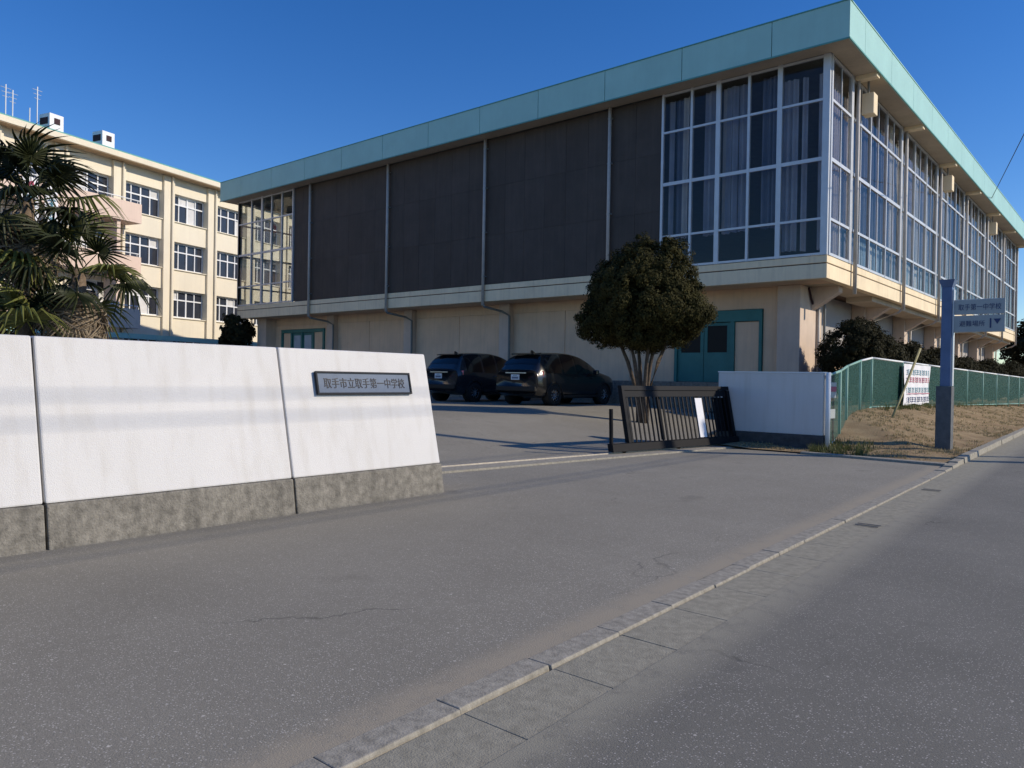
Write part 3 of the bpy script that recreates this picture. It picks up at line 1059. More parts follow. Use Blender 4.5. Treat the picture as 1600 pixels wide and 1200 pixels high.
# hanging banners on the balcony
for by, wdt, nm in ((-14.35, 0.95, 'with a red emblem'), (-13.1, 0.75, 'without emblem, the narrower one,')):
    bt = Thing('hanging_banner', 'white cloth banner ' + nm + ' on the school balcony', 'banner',
               tuple(school.o.matrix_basis @ Vector((1.62, by, 8.2))), SA, 'banners hung on the school balcony')
    m = MB()
    n = 14
    for i in range(n + 1):
        zz = 3.6 * i / n
        for j in range(5):
            m.v.append((0.05 * math.sin(zz * 2 + j), wdt * (j / 4 - 0.5), zz))
    for i in range(n):
        for j in range(4):
            m.f.append((i * 5 + j, i * 5 + j + 1, (i + 1) * 5 + j + 1, (i + 1) * 5 + j))
    m.obj('cloth', 'paper_white', bt, world=False, smooth=True)
    e = MB()
    for a in range(5):
        t = 2 * math.pi * a / 5
        e.box(0.06, 0.09, 0.17 * math.cos(t) - 0.09, 0.17 * math.cos(t) + 0.09, 3.1 + 0.17 * math.sin(t) - 0.09, 3.1 + 0.17 * math.sin(t) + 0.09)
    if wdt > 0.9:
        e.obj('emblem', 'letter_red', bt, world=False)
    for i in range(5):
        z0 = 2.5 - i * 0.52
        e = MB()
        e.box(0.06, 0.085, -wdt * 0.28, wdt * 0.28, z0, z0 + 0.06)
        e.box(0.06, 0.085, -wdt * 0.22, wdt * 0.22, z0 - 0.18, z0 - 0.12)
        e.box(0.06, 0.086, -0.04, 0.04, z0 - 0.34, z0 + 0.1)
        e.obj('brush_stroke_mark', 'letter_teal', bt, world=False)


# ------------------------------------------------------------------ gate walls
def wall_batter(z):      # front face x of the leaning wall at height z
    return -6.12 - 0.235 * (z - 0.33)


gw = Thing('entrance_wall', 'long leaning white wall on concrete plinth with the school nameplate', 'wall', (-6.3, 4.0, 0.0))
ye = [-8.2, -6.15, -4.1, -2.05, 0.0, 2.05, 4.13, 6.05]
for a, b in zip(ye[:-1], ye[1:]):
    g = 0.008
    m = MB()
    z0, z1 = 0.33, 1.555
    m.hexa([(wall_batter(z0), a + g, z0), (wall_batter(z0), b - g * (b < 6), z0), (-6.72, b - g * (b < 6), z0), (-6.72, a + g, z0)],
           [(wall_batter(z1), a + g, z1), (wall_batter(z1), b - g * (b < 6), z1), (-6.70, b - g * (b < 6), z1), (-6.70, a + g, z1)])
    m.obj('wall_panel', 'white_paint', gw, bevel=0.014)
    m = MB()
    m.hexa([(-6.03, a + g, -0.1), (-6.03, b - g * (b < 6), -0.1), (-6.75, b - g * (b < 6), -0.1), (-6.75, a + g, -0.1)],
           [(-6.10, a + g, 0.328), (-6.10, b - g * (b < 6), 0.328), (-6.74, b - g * (b < 6), 0.328), (-6.74, a + g, 0.328)])
    m.obj('plinth', 'plinth_concrete', gw, bevel=0.012)
    if b < 6:
        m = MB()
        m.hexa([(-6.14, b - 0.0075, 0.0), (-6.14, b + 0.0075, 0.0), (-6.68, b + 0.0075, 0.0), (-6.68, b - 0.0075, 0.0)],
               [(wall_batter(1.54) - 0.03, b - 0.0075, 1.54), (wall_batter(1.54) - 0.03, b + 0.0075, 1.54), (-6.68, b + 0.0075, 1.54), (-6.68, b - 0.0075, 1.54)])
        m.obj('joint_filler', 'dark_plinth', gw)
# nameplate: tilted with the face
tilt = math.atan(0.235)
pc = Vector((wall_batter(1.215) + 0.012, 5.12, 1.215))
# board frame: local x along +Y, local y up the face, local z out of the face
ex = Vector((0, 1, 0))
ey = Vector((-math.sin(tilt), 0, math.cos(tilt)))
ez = ex.cross(ey)
BM = Matrix((ex, ey, ez)).transposed().to_4x4()
BM.translation = pc


def board_part(name, mb, material, thing, Mx):
    mb.v = [tuple(Mx @ Vector(p)) for p in mb.v]
    return mb.obj(name, material, thing)


def text_part(body, size, width, material, thing, Mx, off=(0, 0, 0.02), name='lettering'):
    me = text_mesh(body, size)
    co = np.array([v.co for v in me.vertices])
    if len(co) == 0:
        return None
    ctr = (co.min(0) + co.max(0)) / 2
    w = co[:, 0].max() - co[:, 0].min()
    s = width / w if width else 1
    for v in me.vertices:
        q = Vector(((v.co.x - ctr[0]) * s, v.co.y - ctr[1], v.co.z)) + Vector(off)
        v.co = thing.inv @ (Mx @ q)
    me.materials.clear()
    me.materials.append(MATS[material])
    o = bpy.data.objects.new(name, me)
    COL.objects.link(o)
    o.parent = thing.o
    return o


np_o = board_part('nameplate', MB().box(-0.60, 0.60, -0.10, 0.10, 0.0, 0.018), 'plate_blue', gw, BM)
m = MB()
m.box(-0.62, 0.62, 0.10, 0.118, 0, 0.03)
m.box(-0.62, 0.62, -0.118, -0.10, 0, 0.03)
m.box(-0.62, -0.602, -0.0995, 0.0995, 0, 0.03)
m.box(0.602, 0.62, -0.0995, 0.0995, 0, 0.03)
fr_o = board_part('nameplate_frame', m, 'plate_frame', gw, BM)
fr_o.parent = np_o
tx = text_part('取手市立取手第一中学校', 0.115, 1.06, 'letter_dark', gw, BM, (0, 0, 0.021))
if tx:
    tx.parent = np_o

w2 = Thing('gate_wall', 'short white wall with a black base between the sliding gate and the green fence', 'wall', (-5.8, 15.0, 0.0))
box(-6.92, -4.80, 14.90, 15.10, 0.30, 1.49).obj('wall_panel', 'white_paint', w2, bevel=0.012)
box(-6.94, -4.78, 14.86, 15.14, -0.05, 0.298).obj('plinth', 'dark_plinth', w2, bevel=0.012)
box(-6.93, -4.79, 14.89, 15.11, 1.492, 1.515).obj('coping', 'fence_white', w2)

# ------------------------------------------------------------------ sliding gate
tr = bpy.data.objects.new('gate_track', None)
COL.objects.link(tr)
tag(tr, 'concrete strip with steel gate rail across the school entrance', 'gate track')


def gp(t, out=0.0, z=0.0):
    """point along the gate line (t metres from its near end), offset towards the road."""
    d = Vector((0.155, 0.988, 0))
    n = Vector((0.988, -0.155, 0))
    return Vector((-7.06, 11.02, 0)) + d * t + n * out + Vector((0, 0, z))


m = MB()
m.hexa([gp(-5.0, -0.28, 0), gp(-5.0, 0.42, 0), gp(4.0, 0.30, 0), gp(4.0, -0.28, 0)],
       [gp(-5.0, -0.28, 0.034), gp(-5.0, 0.42, 0.034), gp(4.0, 0.30, 0.034), gp(4.0, -0.28, 0.034)])
m.obj('track_bed', 'kerb_concrete').parent = tr
m = MB()
m.hexa([gp(-5.0, -0.02, 0), gp(-5.0, 0.02, 0), gp(4.0, 0.02, 0), gp(4.0, -0.02, 0)],
       [gp(-5.0, -0.012, 0.055), gp(-5.0, 0.012, 0.055), gp(4.0, 0.012, 0.055), gp(4.0, -0.012, 0.055)])
m.obj('rail', 'steel_rail').parent = tr

gate = Thing('sliding_gate', 'black steel sliding gate with slanted vertical slats, standing open beside the white wall', 'gate', tuple(gp(0)))
LEAN = 0.21


def gbar(t0, t1, z0, z1, w, out=0.0, slope=0.0):
    m = MB()

    def q(t, z, o):
        return gp(t, o + out - LEAN * z, z)
    m.hexa([q(t0, z0, w / 2), q(t1, z0, w / 2), q(t1, z0, -w / 2), q(t0, z0, -w / 2)],
           [q(t0, z1, w / 2), q(t1, z1, w / 2), q(t1, z1, -w / 2), q(t0, z1, -w / 2)])
    return m


GL0, GL1 = 0.50, 3.82
gbar(0.0, GL1, 0.07, 0.20, 0.12, 0.04).obj('bottom_rail', 'black_steel', gate)
gbar(GL0, GL1, 1.12, 1.20, 0.09).obj('top_rail', 'gate_steel', gate)
gbar(GL0 + 0.05, GL1 - 0.05, 1.00, 1.118, 0.05).obj('top_panel', 'gate_steel', gate)
gbar(GL0, GL0 + 0.07, 0.202, 1.118, 0.09).obj('end_stile', 'gate_steel', gate)
gbar(GL1 - 0.10, GL1, 0.202, 1.118, 0.10).obj('end_stile', 'black_steel', gate)
m = MB()
m.tube([gp(0.03, 0.0, 0.2), gp(0.03, -0.02, 0.80)], 0.035, 8)
m.obj('guide_post', 'black_steel', gate)
ns = 25
for i in range(ns):
    t = GL0 + 0.12 + (GL1 - GL0 - 0.30) * i / (ns - 1)
    w = 0.030 if i % 8 else 0.05
    gbar(t, t + w, 0.202, 0.998, 0.018).obj('slat', 'gate_steel', gate)
for t in (1.6, 2.8):
    gbar(t, t + 0.06, 0.202, 0.998, 0.05, -0.09).obj('rear_stay', 'black_steel', gate)
for t in (0.35, 1.9, 3.5):
    m = MB()
    c = gp(t, 0, 0.085)
    m.tube([c + Vector((-0.03, 0, 0)), c + Vector((0.03, 0, 0))], 0.055, 12)
    m.obj('roller', 'black_steel', gate)
gbar(3.32, 3.82, 0.30, 0.97, 0.02, -0.06).obj('lock_panel', 'black_steel', gate)
nb = gbar(2.60, 2.82, 0.22, 0.97, 0.012, 0.045)
nb.obj('notice_board', 'paper_white', gate, label='narrow blank white board fixed to the slats')

# ------------------------------------------------------------------ sign pole with boards
sp = Thing('sign_pole', 'blue square sign pole with two school direction boards on the bank', 'sign', (-3.1, 16.75, bank_z(-3.1, 16.75)))
BZ = bank_z(-3.1, 16.75)
box(-3.23, -2.96, 16.63, 16.89, -0.05, 1.28).obj('base_sleeve', 'sign_base', sp, bevel=0.012)
box(-3.17, -2.99, 16.66, 16.86, 1.282, 3.20).obj('post', 'sign_pole_blue', sp, bevel=0.01)
m = MB()
m.hexa([(-3.17, 16.66, 3.202), (-2.99, 16.66, 3.202), (-2.99, 16.86, 3.202), (-3.17, 16.86, 3.202)],
       [(-3.22, 16.61, 3.34), (-2.94, 16.61, 3.34), (-2.94, 16.91, 3.34), (-3.22, 16.91, 3.34)])
m.obj('cap', 'sign_pole_blue', sp)
box(-2.985, -2.962, 16.70, 16.82, 1.29, 3.15).obj('edge_strip', 'aluminium', sp)
SM = Matrix(((1, 0, 0, -2.56), (0, 0, -1, 16.72), (0, 1, 0, 0), (0, 0, 0, 1)))
for z0, z1, body, wd, sz, off in ((2.66, 2.94, '取手第一中学校', 0.70, 0.13, 0.02), (2.33, 2.64, '避難場所', 0.42, 0.12, -0.10)):
    b = box(-2.985, -2.13, 16.725, 16.755, z0, z1).obj('sign_board', 'sign_white', sp)
    SM2 = SM.copy()
    SM2.translation = Vector((-2.56, 16.722, (z0 + z1) / 2))
    t = text_part(body, sz, wd, 'letter_blue', sp, SM2, (off, 0, 0.0))
    if t:
        t.parent = b
    if off < 0:
        ar = MB()
        ar.box(0.19, 0.215, -0.09, 0.09, 0, 0.006)
        ar.add([(0.25, 0.08, 0), (0.37, 0.08, 0), (0.31, -0.02, 0), (0.25, 0.08, 0.006), (0.37, 0.08, 0.006), (0.31, -0.02, 0.006)],
               [(0, 1, 2), (5, 4, 3), (0, 3, 4, 1), (1, 4, 5, 2), (2, 5, 3, 0)])
        ar.v = [tuple(SM2 @ Vector(p)) for p in ar.v]
        a = ar.obj('arrow_mark', 'letter_blue', sp)
        a.parent = b
box(-2.985, -2.13, 16.757, 16.78, 2.32, 2.36).obj('board_rail', 'aluminium', sp)
box(-2.985, -2.13, 16.757, 16.78, 2.90, 2.95).obj('board_rail', 'aluminium', sp)

# ------------------------------------------------------------------ green fence on the bank
fp = [(-4.72, 14.95), (-5.02, 16.65), (-5.40, 18.40), (-5.72, 20.6), (-6.02, 22.76)]
yy = 22.76
while yy < 62:
    yy += 3.0
    fp.append((-6.02 + 0.031 * (yy - 22.76), yy))


def fz(i):
    x, y = fp[i]
    if i < 5:
        return [0.02, 0.13, 0.27, 0.46, 0.60][i]
    return 0.60 - 0.010 * (y - 22.76)


fence = Thing('mesh_fence', 'green mesh fence with pale posts and top rail along the soil bank', 'fence', (fp[0][0], fp[0][1], 0))
FH = 1.43
for i, (x, y) in enumerate(fp):
    z = fz(i)
    if i == 0:
        MB().tube([(x, y, -0.05), (x, y, z + FH + 0.06)], 0.045, 10).obj('post', 'fence_white', fence, smooth=True, label='white end post')
    else:
        MB().tube([(x, y, z - 0.15), (x, y, z + FH)], 0.03, 8).obj('post', 'fence_post', fence, smooth=True)
    if i + 1 < len(fp):
        x2, y2 = fp[i + 1]
        z2 = fz(i + 1)
        MB().tube([(x, y, z + FH), (x2, y2, z2 + FH)], 0.028, 8).obj('top_rail', 'fence_white' if i > 2 else 'fence_post', fence, smooth=True)
        MB().tube([(x, y, z + 0.06), (x2, y2, z2 + 0.06)], 0.022, 6).obj('bottom_rail', 'fence_white' if i < 2 else 'fence_post', fence, smooth=True)
        m = MB()
        m.add([(x, y, z + 0.06), (x2, y2, z2 + 0.06), (x2, y2, z2 + FH), (x, y, z + FH)], [(0, 1, 2, 3)])
        m.obj('mesh_panel', 'fence_net', fence)

# small notice by the end post
nt_ = Thing('notice_sheet', 'small pinkish notice tied to the fence beside its white end post', 'notice', (-4.70, 15.35, 1.05))
box(-4.79, -4.77, 15.10, 15.60, 1.02, 1.32).obj('sheet', 'sign_white', nt_)
box(-4.766, -4.76, 15.13, 15.57, 1.14, 1.24).obj('print_block', 'letter_red', nt_)
box(-4.79, -4.77, 15.10, 15.55, 0.62, 0.80).obj('sheet', 'sign_white', nt_)

# banner on the fence
bn = Thing('fence_banner', 'white cloth banner with rows of red and blue lettering tied on the green fence', 'banner', (-5.85, 27.0, 0.7))
n = 24
m = MB()
for i in range(n + 1):
    y = 25.35 + 3.45 * i / n
    for j in range(7):
        z = 0.68 + 1.26 * j / 6 - 0.03 * math.sin(i * 0.5) * (1 - j / 6)
        m.v.append((-5.80 + 0.02 * math.sin(i * 0.9 + j * 0.8), y + 0.12 * (j / 6), z))
for i in range(n):
    for j in range(6):
        m.f.append((i * 7 + j, (i + 1) * 7 + j, (i + 1) * 7 + j + 1, i * 7 + j + 1))
m.obj('cloth', 'paper_white', bn, smooth=True)
for r, (z, mm) in enumerate(((1.70, 'letter_teal'), (1.46, 'letter_red'), (1.14, 'letter_teal'), (1.02, 'letter_red'), (0.84, 'letter_blue'))):
    m = MB()
    y = 25.75
    while y < 28.6:
        if r == 3:
            m.box(-5.772, -5.768, y, y + 0.28, z - 0.01, z + 0.01)
        else:
            h = 0.075
            m.box(-5.772, -5.768, y, y + 0.16, z + h - 0.03, z + h)
            m.box(-5.772, -5.768, y + 0.03, y + 0.19, z - 0.01, z + 0.015)
            m.box(-5.7715, -5.7675, y + 0.07, y + 0.10, z - h, z + h)
            m.box(-5.772, -5.768, y, y + 0.18, z - h, z - h + 0.025)
        y += 0.30
    tag(m.obj('printed_row', mm, bn), kind='stuff')
# bamboo stake
st = MB().tube([(-4.97, 20.55, 0.40), (-4.90, 21.3, 1.05), (-4.80, 22.70, 2.27)], 0.032, 8).obj('bamboo_stake', 'bamboo', smooth=True)
tag(st, 'leaning bamboo stake propped in front of the green fence', 'stake')


# ------------------------------------------------------------------ plants
def leaves_mesh(name, centres, normals, size, material, aspect=2.2, jitter=0.35):
    """many small pointed leaf faces (two triangles each)."""
    n = len(centres)
    nrm = normals + rng.normal(0, jitter, (n, 3))
    nrm /= np.linalg.norm(nrm, axis=1)[:, None]
    r = rng.normal(0, 1, (n, 3))
    a = np.cross(nrm, r)
    a /= np.linalg.norm(a, axis=1)[:, None]
    b = np.cross(nrm, a)
    s = size * rng.uniform(0.6, 1.35, n)[:, None]
    p0 = centres - a * s * aspect * 0.5
    p1 = centres + b * s * 0.5 - a * s * 0.05
    p2 = centres + a * s * aspect * 0.5
    p3 = centres - b * s * 0.5 - a * s * 0.05
    V = np.stack([p0, p1, p2, p3], 1).reshape(-1, 3)
    F = np.arange(4 * n).reshape(-1, 4)
    me = bpy.data.meshes.new(name)
    me.from_pydata(V.tolist(), [], F.tolist())
    me.materials.append(MATS[material])
    return me


def crown_points(n_clump, per, shape, clump_r, shell=0.75):
    """clumps scattered near the surface of shape(dir)->radius vector; leaves scattered in each clump."""
    C, Nn = [], []
    for _ in range(n_clump):
        d = rng.normal(0, 1, 3)
        d /= np.linalg.norm(d)
        rad_ = shell + (1 - shell) * rng.uniform(0, 1) ** 0.5
        if rng.uniform() < 0.25:
            rad_ *= rng.uniform(0.3, 0.9)
        c = shape(d) * rad_
        k = int(per * rng.uniform(0.5, 1.4))
        q = rng.normal(0, 1, (k, 3))
        q /= np.linalg.norm(q, axis=1)[:, None]
        rr = clump_r * rng.uniform(0.6, 1.3) * rng.uniform(0.3, 1, (k, 1)) ** 0.5
        C.append(c + q * rr)
        Nn.append(q * 0.7 + d * 0.6)
    return np.concatenate(C), np.concatenate(Nn)


def link_part(name, me, thing):
    o = bpy.data.objects.new(name, me)
    COL.objects.link(o)
    o.parent = thing.o
    return o


# clipped evergreen by the gym
TB = (-10.30, 17.62)
tz = yard_z(*TB)
tree = Thing('clipped_tree', 'rounded clipped evergreen tree with several bare stems in front of the gymnasium', 'tree', (TB[0], TB[1], tz))


def tree_shape(d):
    # broad dome: flat-ish underside, slightly pointed crown
    x, y, z = d
    hor = math.hypot(x, y)
    lump = 1 + 0.07 * math.sin(4 * math.atan2(y, x) + 1.0) + 0.06 * math.sin(7 * z + 3 * x)
    if z > 0:
        return np.array([x * 1.50 * lump, y * 1.50 * lump, z * 1.72 * lump])
    return np.array([x * 1.58 * lump, y * 1.58 * lump, z * 1.02 * lump])


C, Nn = crown_points(700, 180, tree_shape, 0.20, 0.84)
# a lower left lobe (camera side)
C2, N2 = crown_points(110, 140, lambda d: np.array(d) * 0.62, 0.16, 0.7)
C2 = C2 + np.array([-0.85, -0.72, -0.35])
C4, N4 = crown_points(130, 60, lambda d: tree_shape(d) * 1.06, 0.11, 0.95)
C = np.concatenate([C, C4])
Nn = np.concatenate([Nn, N4])
C3, N3 = crown_points(240, 120, lambda d: tree_shape(d) * 0.72, 0.30, 0.35)
C = np.concatenate([C, C2, C3]) + np.array([0, 0, 2.98])
Nn = np.concatenate([Nn, N2, N3])
link_part('crown', leaves_mesh('crown', C, Nn, 0.034, 'tree_leaf', 1.9), tree)
for k in range(6):
    a = k * 1.05 + 0.3
    r1 = random.uniform(0.45, 0.8)
    p = [(0.09 * math.cos(a), 0.09 * math.sin(a), -0.1), (0.13 * math.cos(a), 0.13 * math.sin(a), 0.7),
         (r1 * 0.55 * math.cos(a), r1 * 0.55 * math.sin(a), 1.6), (r1 * 1.2 * math.cos(a), r1 * 1.2 * math.sin(a), 2.7)]
    m = MB().tube(p, [0.075, 0.06, 0.05, 0.025], 8)
    m.obj('trunk', 'trunk_bark', tree, world=False, smooth=True)

# bushes between fence and gym
bushes = [(-7.0, 24.7, 1.0, 1.35, 3.2, 'large rounded dark evergreen bush at the near end of the fence'),
          (-7.1, 27.6, 0.85, 1.5, 2.85, 'dark evergreen bush second along behind the fence, next to the large one'),
          (-7.1, 31.4, 0.85, 1.9, 2.75, 'dark evergreen bush behind the fence left of the sign pole'),
          (-7.1, 36.5, 0.85, 2.4, 2.75, 'dark evergreen bush behind the fence under the direction boards'),
          (-7.0, 42.5, 0.85, 2.6, 2.55, 'long low dark bush behind the fence beyond the direction boards'),
          (-6.9, 49.0, 0.85, 3.0, 2.6, 'low dark bush far along the fence, last but one'),
          (-6.8, 56.5, 0.9, 3.4, 2.7, 'farthest dark bush at the end of the fence')]
for bx, by, rx, ry, top, lb in bushes:
    z0 = bank_z(bx, by)
    th = Thing('evergreen_bush', lb, 'bush', (bx, by, z0), 0, 'evergreen bushes behind the fence')
    hz = (top - z0) / 2

    def shp(d, rx=rx, ry=ry, hz=hz):
        l = 1 + 0.10 * math.sin(5 * math.atan2(d[1], d[0]) + bx) + 0.08 * math.sin(6 * d[2])
        return np.array([d[0] * rx * l, d[1] * ry * l, d[2] * hz * (1.0 if d[2] > 0 else 0.9)])
    near = by < 26
    C, Nn = crown_points(420 if near else 380, 110 if near else 90, shp, 0.17 if near else 0.24, 0.80)
    C += np.array([0, 0, hz * 1.05])
    link_part('crown', leaves_mesh('crown', C, Nn, 0.040 if near else 0.055, 'bush_leaf', 1.9), th)
    MB().tube([(0, 0, -0.1), (0.05, 0.03, hz * 0.7), (0.1, 0.1, hz * 1.4)], [0.09, 0.07, 0.03], 7).obj('trunk', 'trunk_bark', th, world=False, smooth=True)

# far trees past the end of the gym and the small tree at the school corner
for (tx_, ty_, r, h, lb, nm) in ((-40.3, 23.3, 0.95, 4.4, 'small dark leafy tree at the far corner of the gymnasium', 'leafy_tree'),
                                 (-8.5, 84.0, 2.6, 6.8, 'dark tree beyond the far end of the gymnasium, nearest the wall', 'evergreen_tree'),
                                 (-4.6, 78.0, 2.6, 5.6, 'dark tree far along the road at the picture edge', 'evergreen_tree')):
    th = Thing(nm, lb, 'tree', (tx_, ty_, 0.4), 0)
    C, Nn = crown_points(110, 42, lambda d, r=r, h=h: np.array([d[0] * r, d[1] * r, d[2] * h * 0.32]), r * 0.3, 0.6)
    C += np.array([0, 0, h * 0.66])
    link_part('crown', leaves_mesh('crown', C, Nn, 0.13 if r < 2 else 0.22, 'bush_leaf', 1.9), th)
    MB().tube([(0, 0, -0.2), (0.05, 0, h * 0.45), (0.1, 0.1, h * 0.85)], [0.12, 0.09, 0.03], 8).obj('trunk', 'trunk_bark', th, world=False, smooth=True)


# fan palms
def fan_leaf(seed, droop=0.35, R_=0.62, pet=0.75, spread=285):
    r = random.Random(seed)
    v, f = [], []
    n = 26
    # petiole along +x
    pw = 0.012
    pts = [(0, 0, 0), (pet * 0.5, 0, 0.04), (pet, 0, 0.0)]
    mb = MB().tube(pts, [0.017, 0.013, 0.009], 5, caps=False)
    for i in range(n):
        a = rad(-spread / 2 + spread * (i + 0.5) / n)
        da = rad(spread / n) * 0.5
        ln = R_ * (0.72 + 0.28 * math.cos(a * 0.55)) * r.uniform(0.9, 1.08)
        if r.random() < 0.10:
            continue
        base = len(mb.v)
        bend = droop * r.uniform(0.6, 1.5)
        for q, (t, w) in enumerate(((0.04, 0.6), (0.55, 1.0), (0.8, 0.6), (1.0, 0.06))):
            rr = ln * t
            half = math.tan(da) * ln * 0.44 * w
            z = -bend * ln * max(0, t - 0.45) ** 1.6 * 2.2 + 0.12 * ln * t * (1 - abs(a) / 3.2)
            cx_, cy_ = pet + rr * math.cos(a), rr * math.sin(a)
            nx_, ny_ = -math.sin(a), math.cos(a)
            fold = 0.012 if t < 0.9 else 0
            mb.v += [(cx_ + nx_ * half, cy_ + ny_ * half, z - fold), (cx_, cy_, z + fold), (cx_ - nx_ * half, cy_ - ny_ * half, z - fold)]
        for q in range(3):
            b0 = base + q * 3
            mb.f += [(b0, b0 + 1, b0 + 4, b0 + 3), (b0 + 1, b0 + 2, b0 + 5, b0 + 4)]
    me = bpy.data.meshes.new('frond')
    me.from_pydata(mb.v, [], mb.f)
    return me


FRONDS = [fan_leaf(i, 0.45 + 0.13 * i, 0.58 + 0.03 * i, 0.66 + 0.06 * i) for i in range(5)]
FROND_M = {}
for mm in ('palm_leaf', 'palm_leaf_pale', 'palm_dead'):
    FROND_M[mm] = []
    for me in FRONDS:
        c = me.copy()
        c.materials.append(MATS[mm])
        FROND_M[mm].append(c)


def palm(x, y, hc, label, n=34, n_dead=14, sc=1.0, pale=0.12, seed=1):
    r = random.Random(seed)
    z0 = yard_z(x, y)
    th = Thing('fan_palm', label, 'palm', (x, y, z0), 0, 'fan palms behind the entrance wall')
    H = hc - z0
    pts = [(0.04 * math.sin(q), 0.03 * q / 3, -0.1 + (H + 0.1) * q / 6) for q in range(7)]
    MB().tube(pts, [0.17, 0.16, 0.16, 0.17, 0.17, 0.15, 0.10], 10).obj('trunk', 'palm_trunk', th, world=False, smooth=True)
    for k in range(n + n_dead):
        dead = k >= n
        if dead:
            el = rad(r.uniform(-82, -55))
        else:
            el = rad(75 - 125 * (k / n) ** 0.85 + r.uniform(-9, 9))
        az = k * 2.39996 + r.uniform(-0.25, 0.25)
        mm = 'palm_dead' if dead else ('palm_leaf_pale' if r.random() < pale else 'palm_leaf')
        me = r.choice(FROND_M[mm])
        o = bpy.data.objects.new('dead_frond' if dead else 'frond', me)
        COL.objects.link(o)
        o.parent = th.o
        s = sc * r.uniform(0.85, 1.15) * (0.85 if dead else 1)
        mat_ = Matrix.Translation((0, 0, H - 0.05 - (0.35 * r.random() if dead else 0.12 * r.random()))) @ Matrix.Rotation(az, 4, 'Z') @ Matrix.Rotation(-el, 4, 'Y') @ Matrix.Rotation(r.uniform(-0.7, 0.7), 4, 'X') @ Matrix.Scale(s, 4)
        o.matrix_local = mat_


palm(-15.35, 4.76, 4.35, 'tallest fan palm, with a skirt of dead leaves, left of the school banner', 24, 44, 0.95, 0.08, 3)
palm(-14.62, 5.35, 3.10, 'shorter fan palm with leaf tips reaching right across the school windows', 16, 40, 0.92, 0.12, 5)
palm(-15.95, 4.2, 3.20, 'fan palm at the left picture edge behind the entrance wall', 16, 30, 1.0, 0.12, 8)
palm(-14.9, 4.9, 1.85, 'lowest fan palm with yellowish leaves just above the entrance wall', 15, 6, 0.85, 0.4, 11)

# weeds and dry grass on the bank
def tufts(name, pts, hgt, material, label, cat, lean=0.5):
    V, F = [], []
    for (x, y, z) in pts:
        for _ in range(random.randint(5, 9)):
            a = random.uniform(0, 6.28)
            h = hgt * random.uniform(0.4, 1.2)
            w = 0.006 + 0.006 * random.random()
            ox, oy = random.uniform(-0.05, 0.05), random.uniform(-0.05, 0.05)
            l = lean * h * random.uniform(0.2, 1)
            n0 = len(V)
            V += [(x + ox - w * math.sin(a), y + oy + w * math.cos(a), z - 0.01), (x + ox + w * math.sin(a), y + oy - w * math.cos(a), z - 0.01),
                  (x + ox + l * math.cos(a), y + oy + l * math.sin(a), z + h)]
            F.append((n0, n0 + 1, n0 + 2))
    mb = MB()
    mb.v, mb.f = V, F
    o = mb.obj(name, material)
    tag(o, label, cat, kind='stuff')


pts = []
while len(pts) < 2600:
    y = 14.3 + 36 * random.random() ** 1.5
    x = random.uniform(-6.2, kx(y) - 0.2)
    if wob(x, y, 0.9, 1) > random.uniform(-0.9, 0.7):
        pts.append((x, y, bank_z(x, y)))
tufts('dry_grass', pts, 0.05, 'dry_grass', 'short dry grass scattered over the soil bank', 'grass')
pts = []
for _ in range(130):
    y = 14.25 + 1.6 * random.random() ** 1.5
    x = -4.75 + 0.9 * random.random() ** 2 - 0.12 * (y - 14)
    pts.append((x, y, bank_z(x, y)))
for _ in range(260):
    y = random.uniform(22, 44)
    x = -5.75 + random.gauss(0.1, 0.12)
    pts.append((x, y, bank_z(x, y)))
tufts('green_weeds', pts, 0.15, 'green_weed', 'green weeds at the foot of the fence', 'weeds', 0.8)


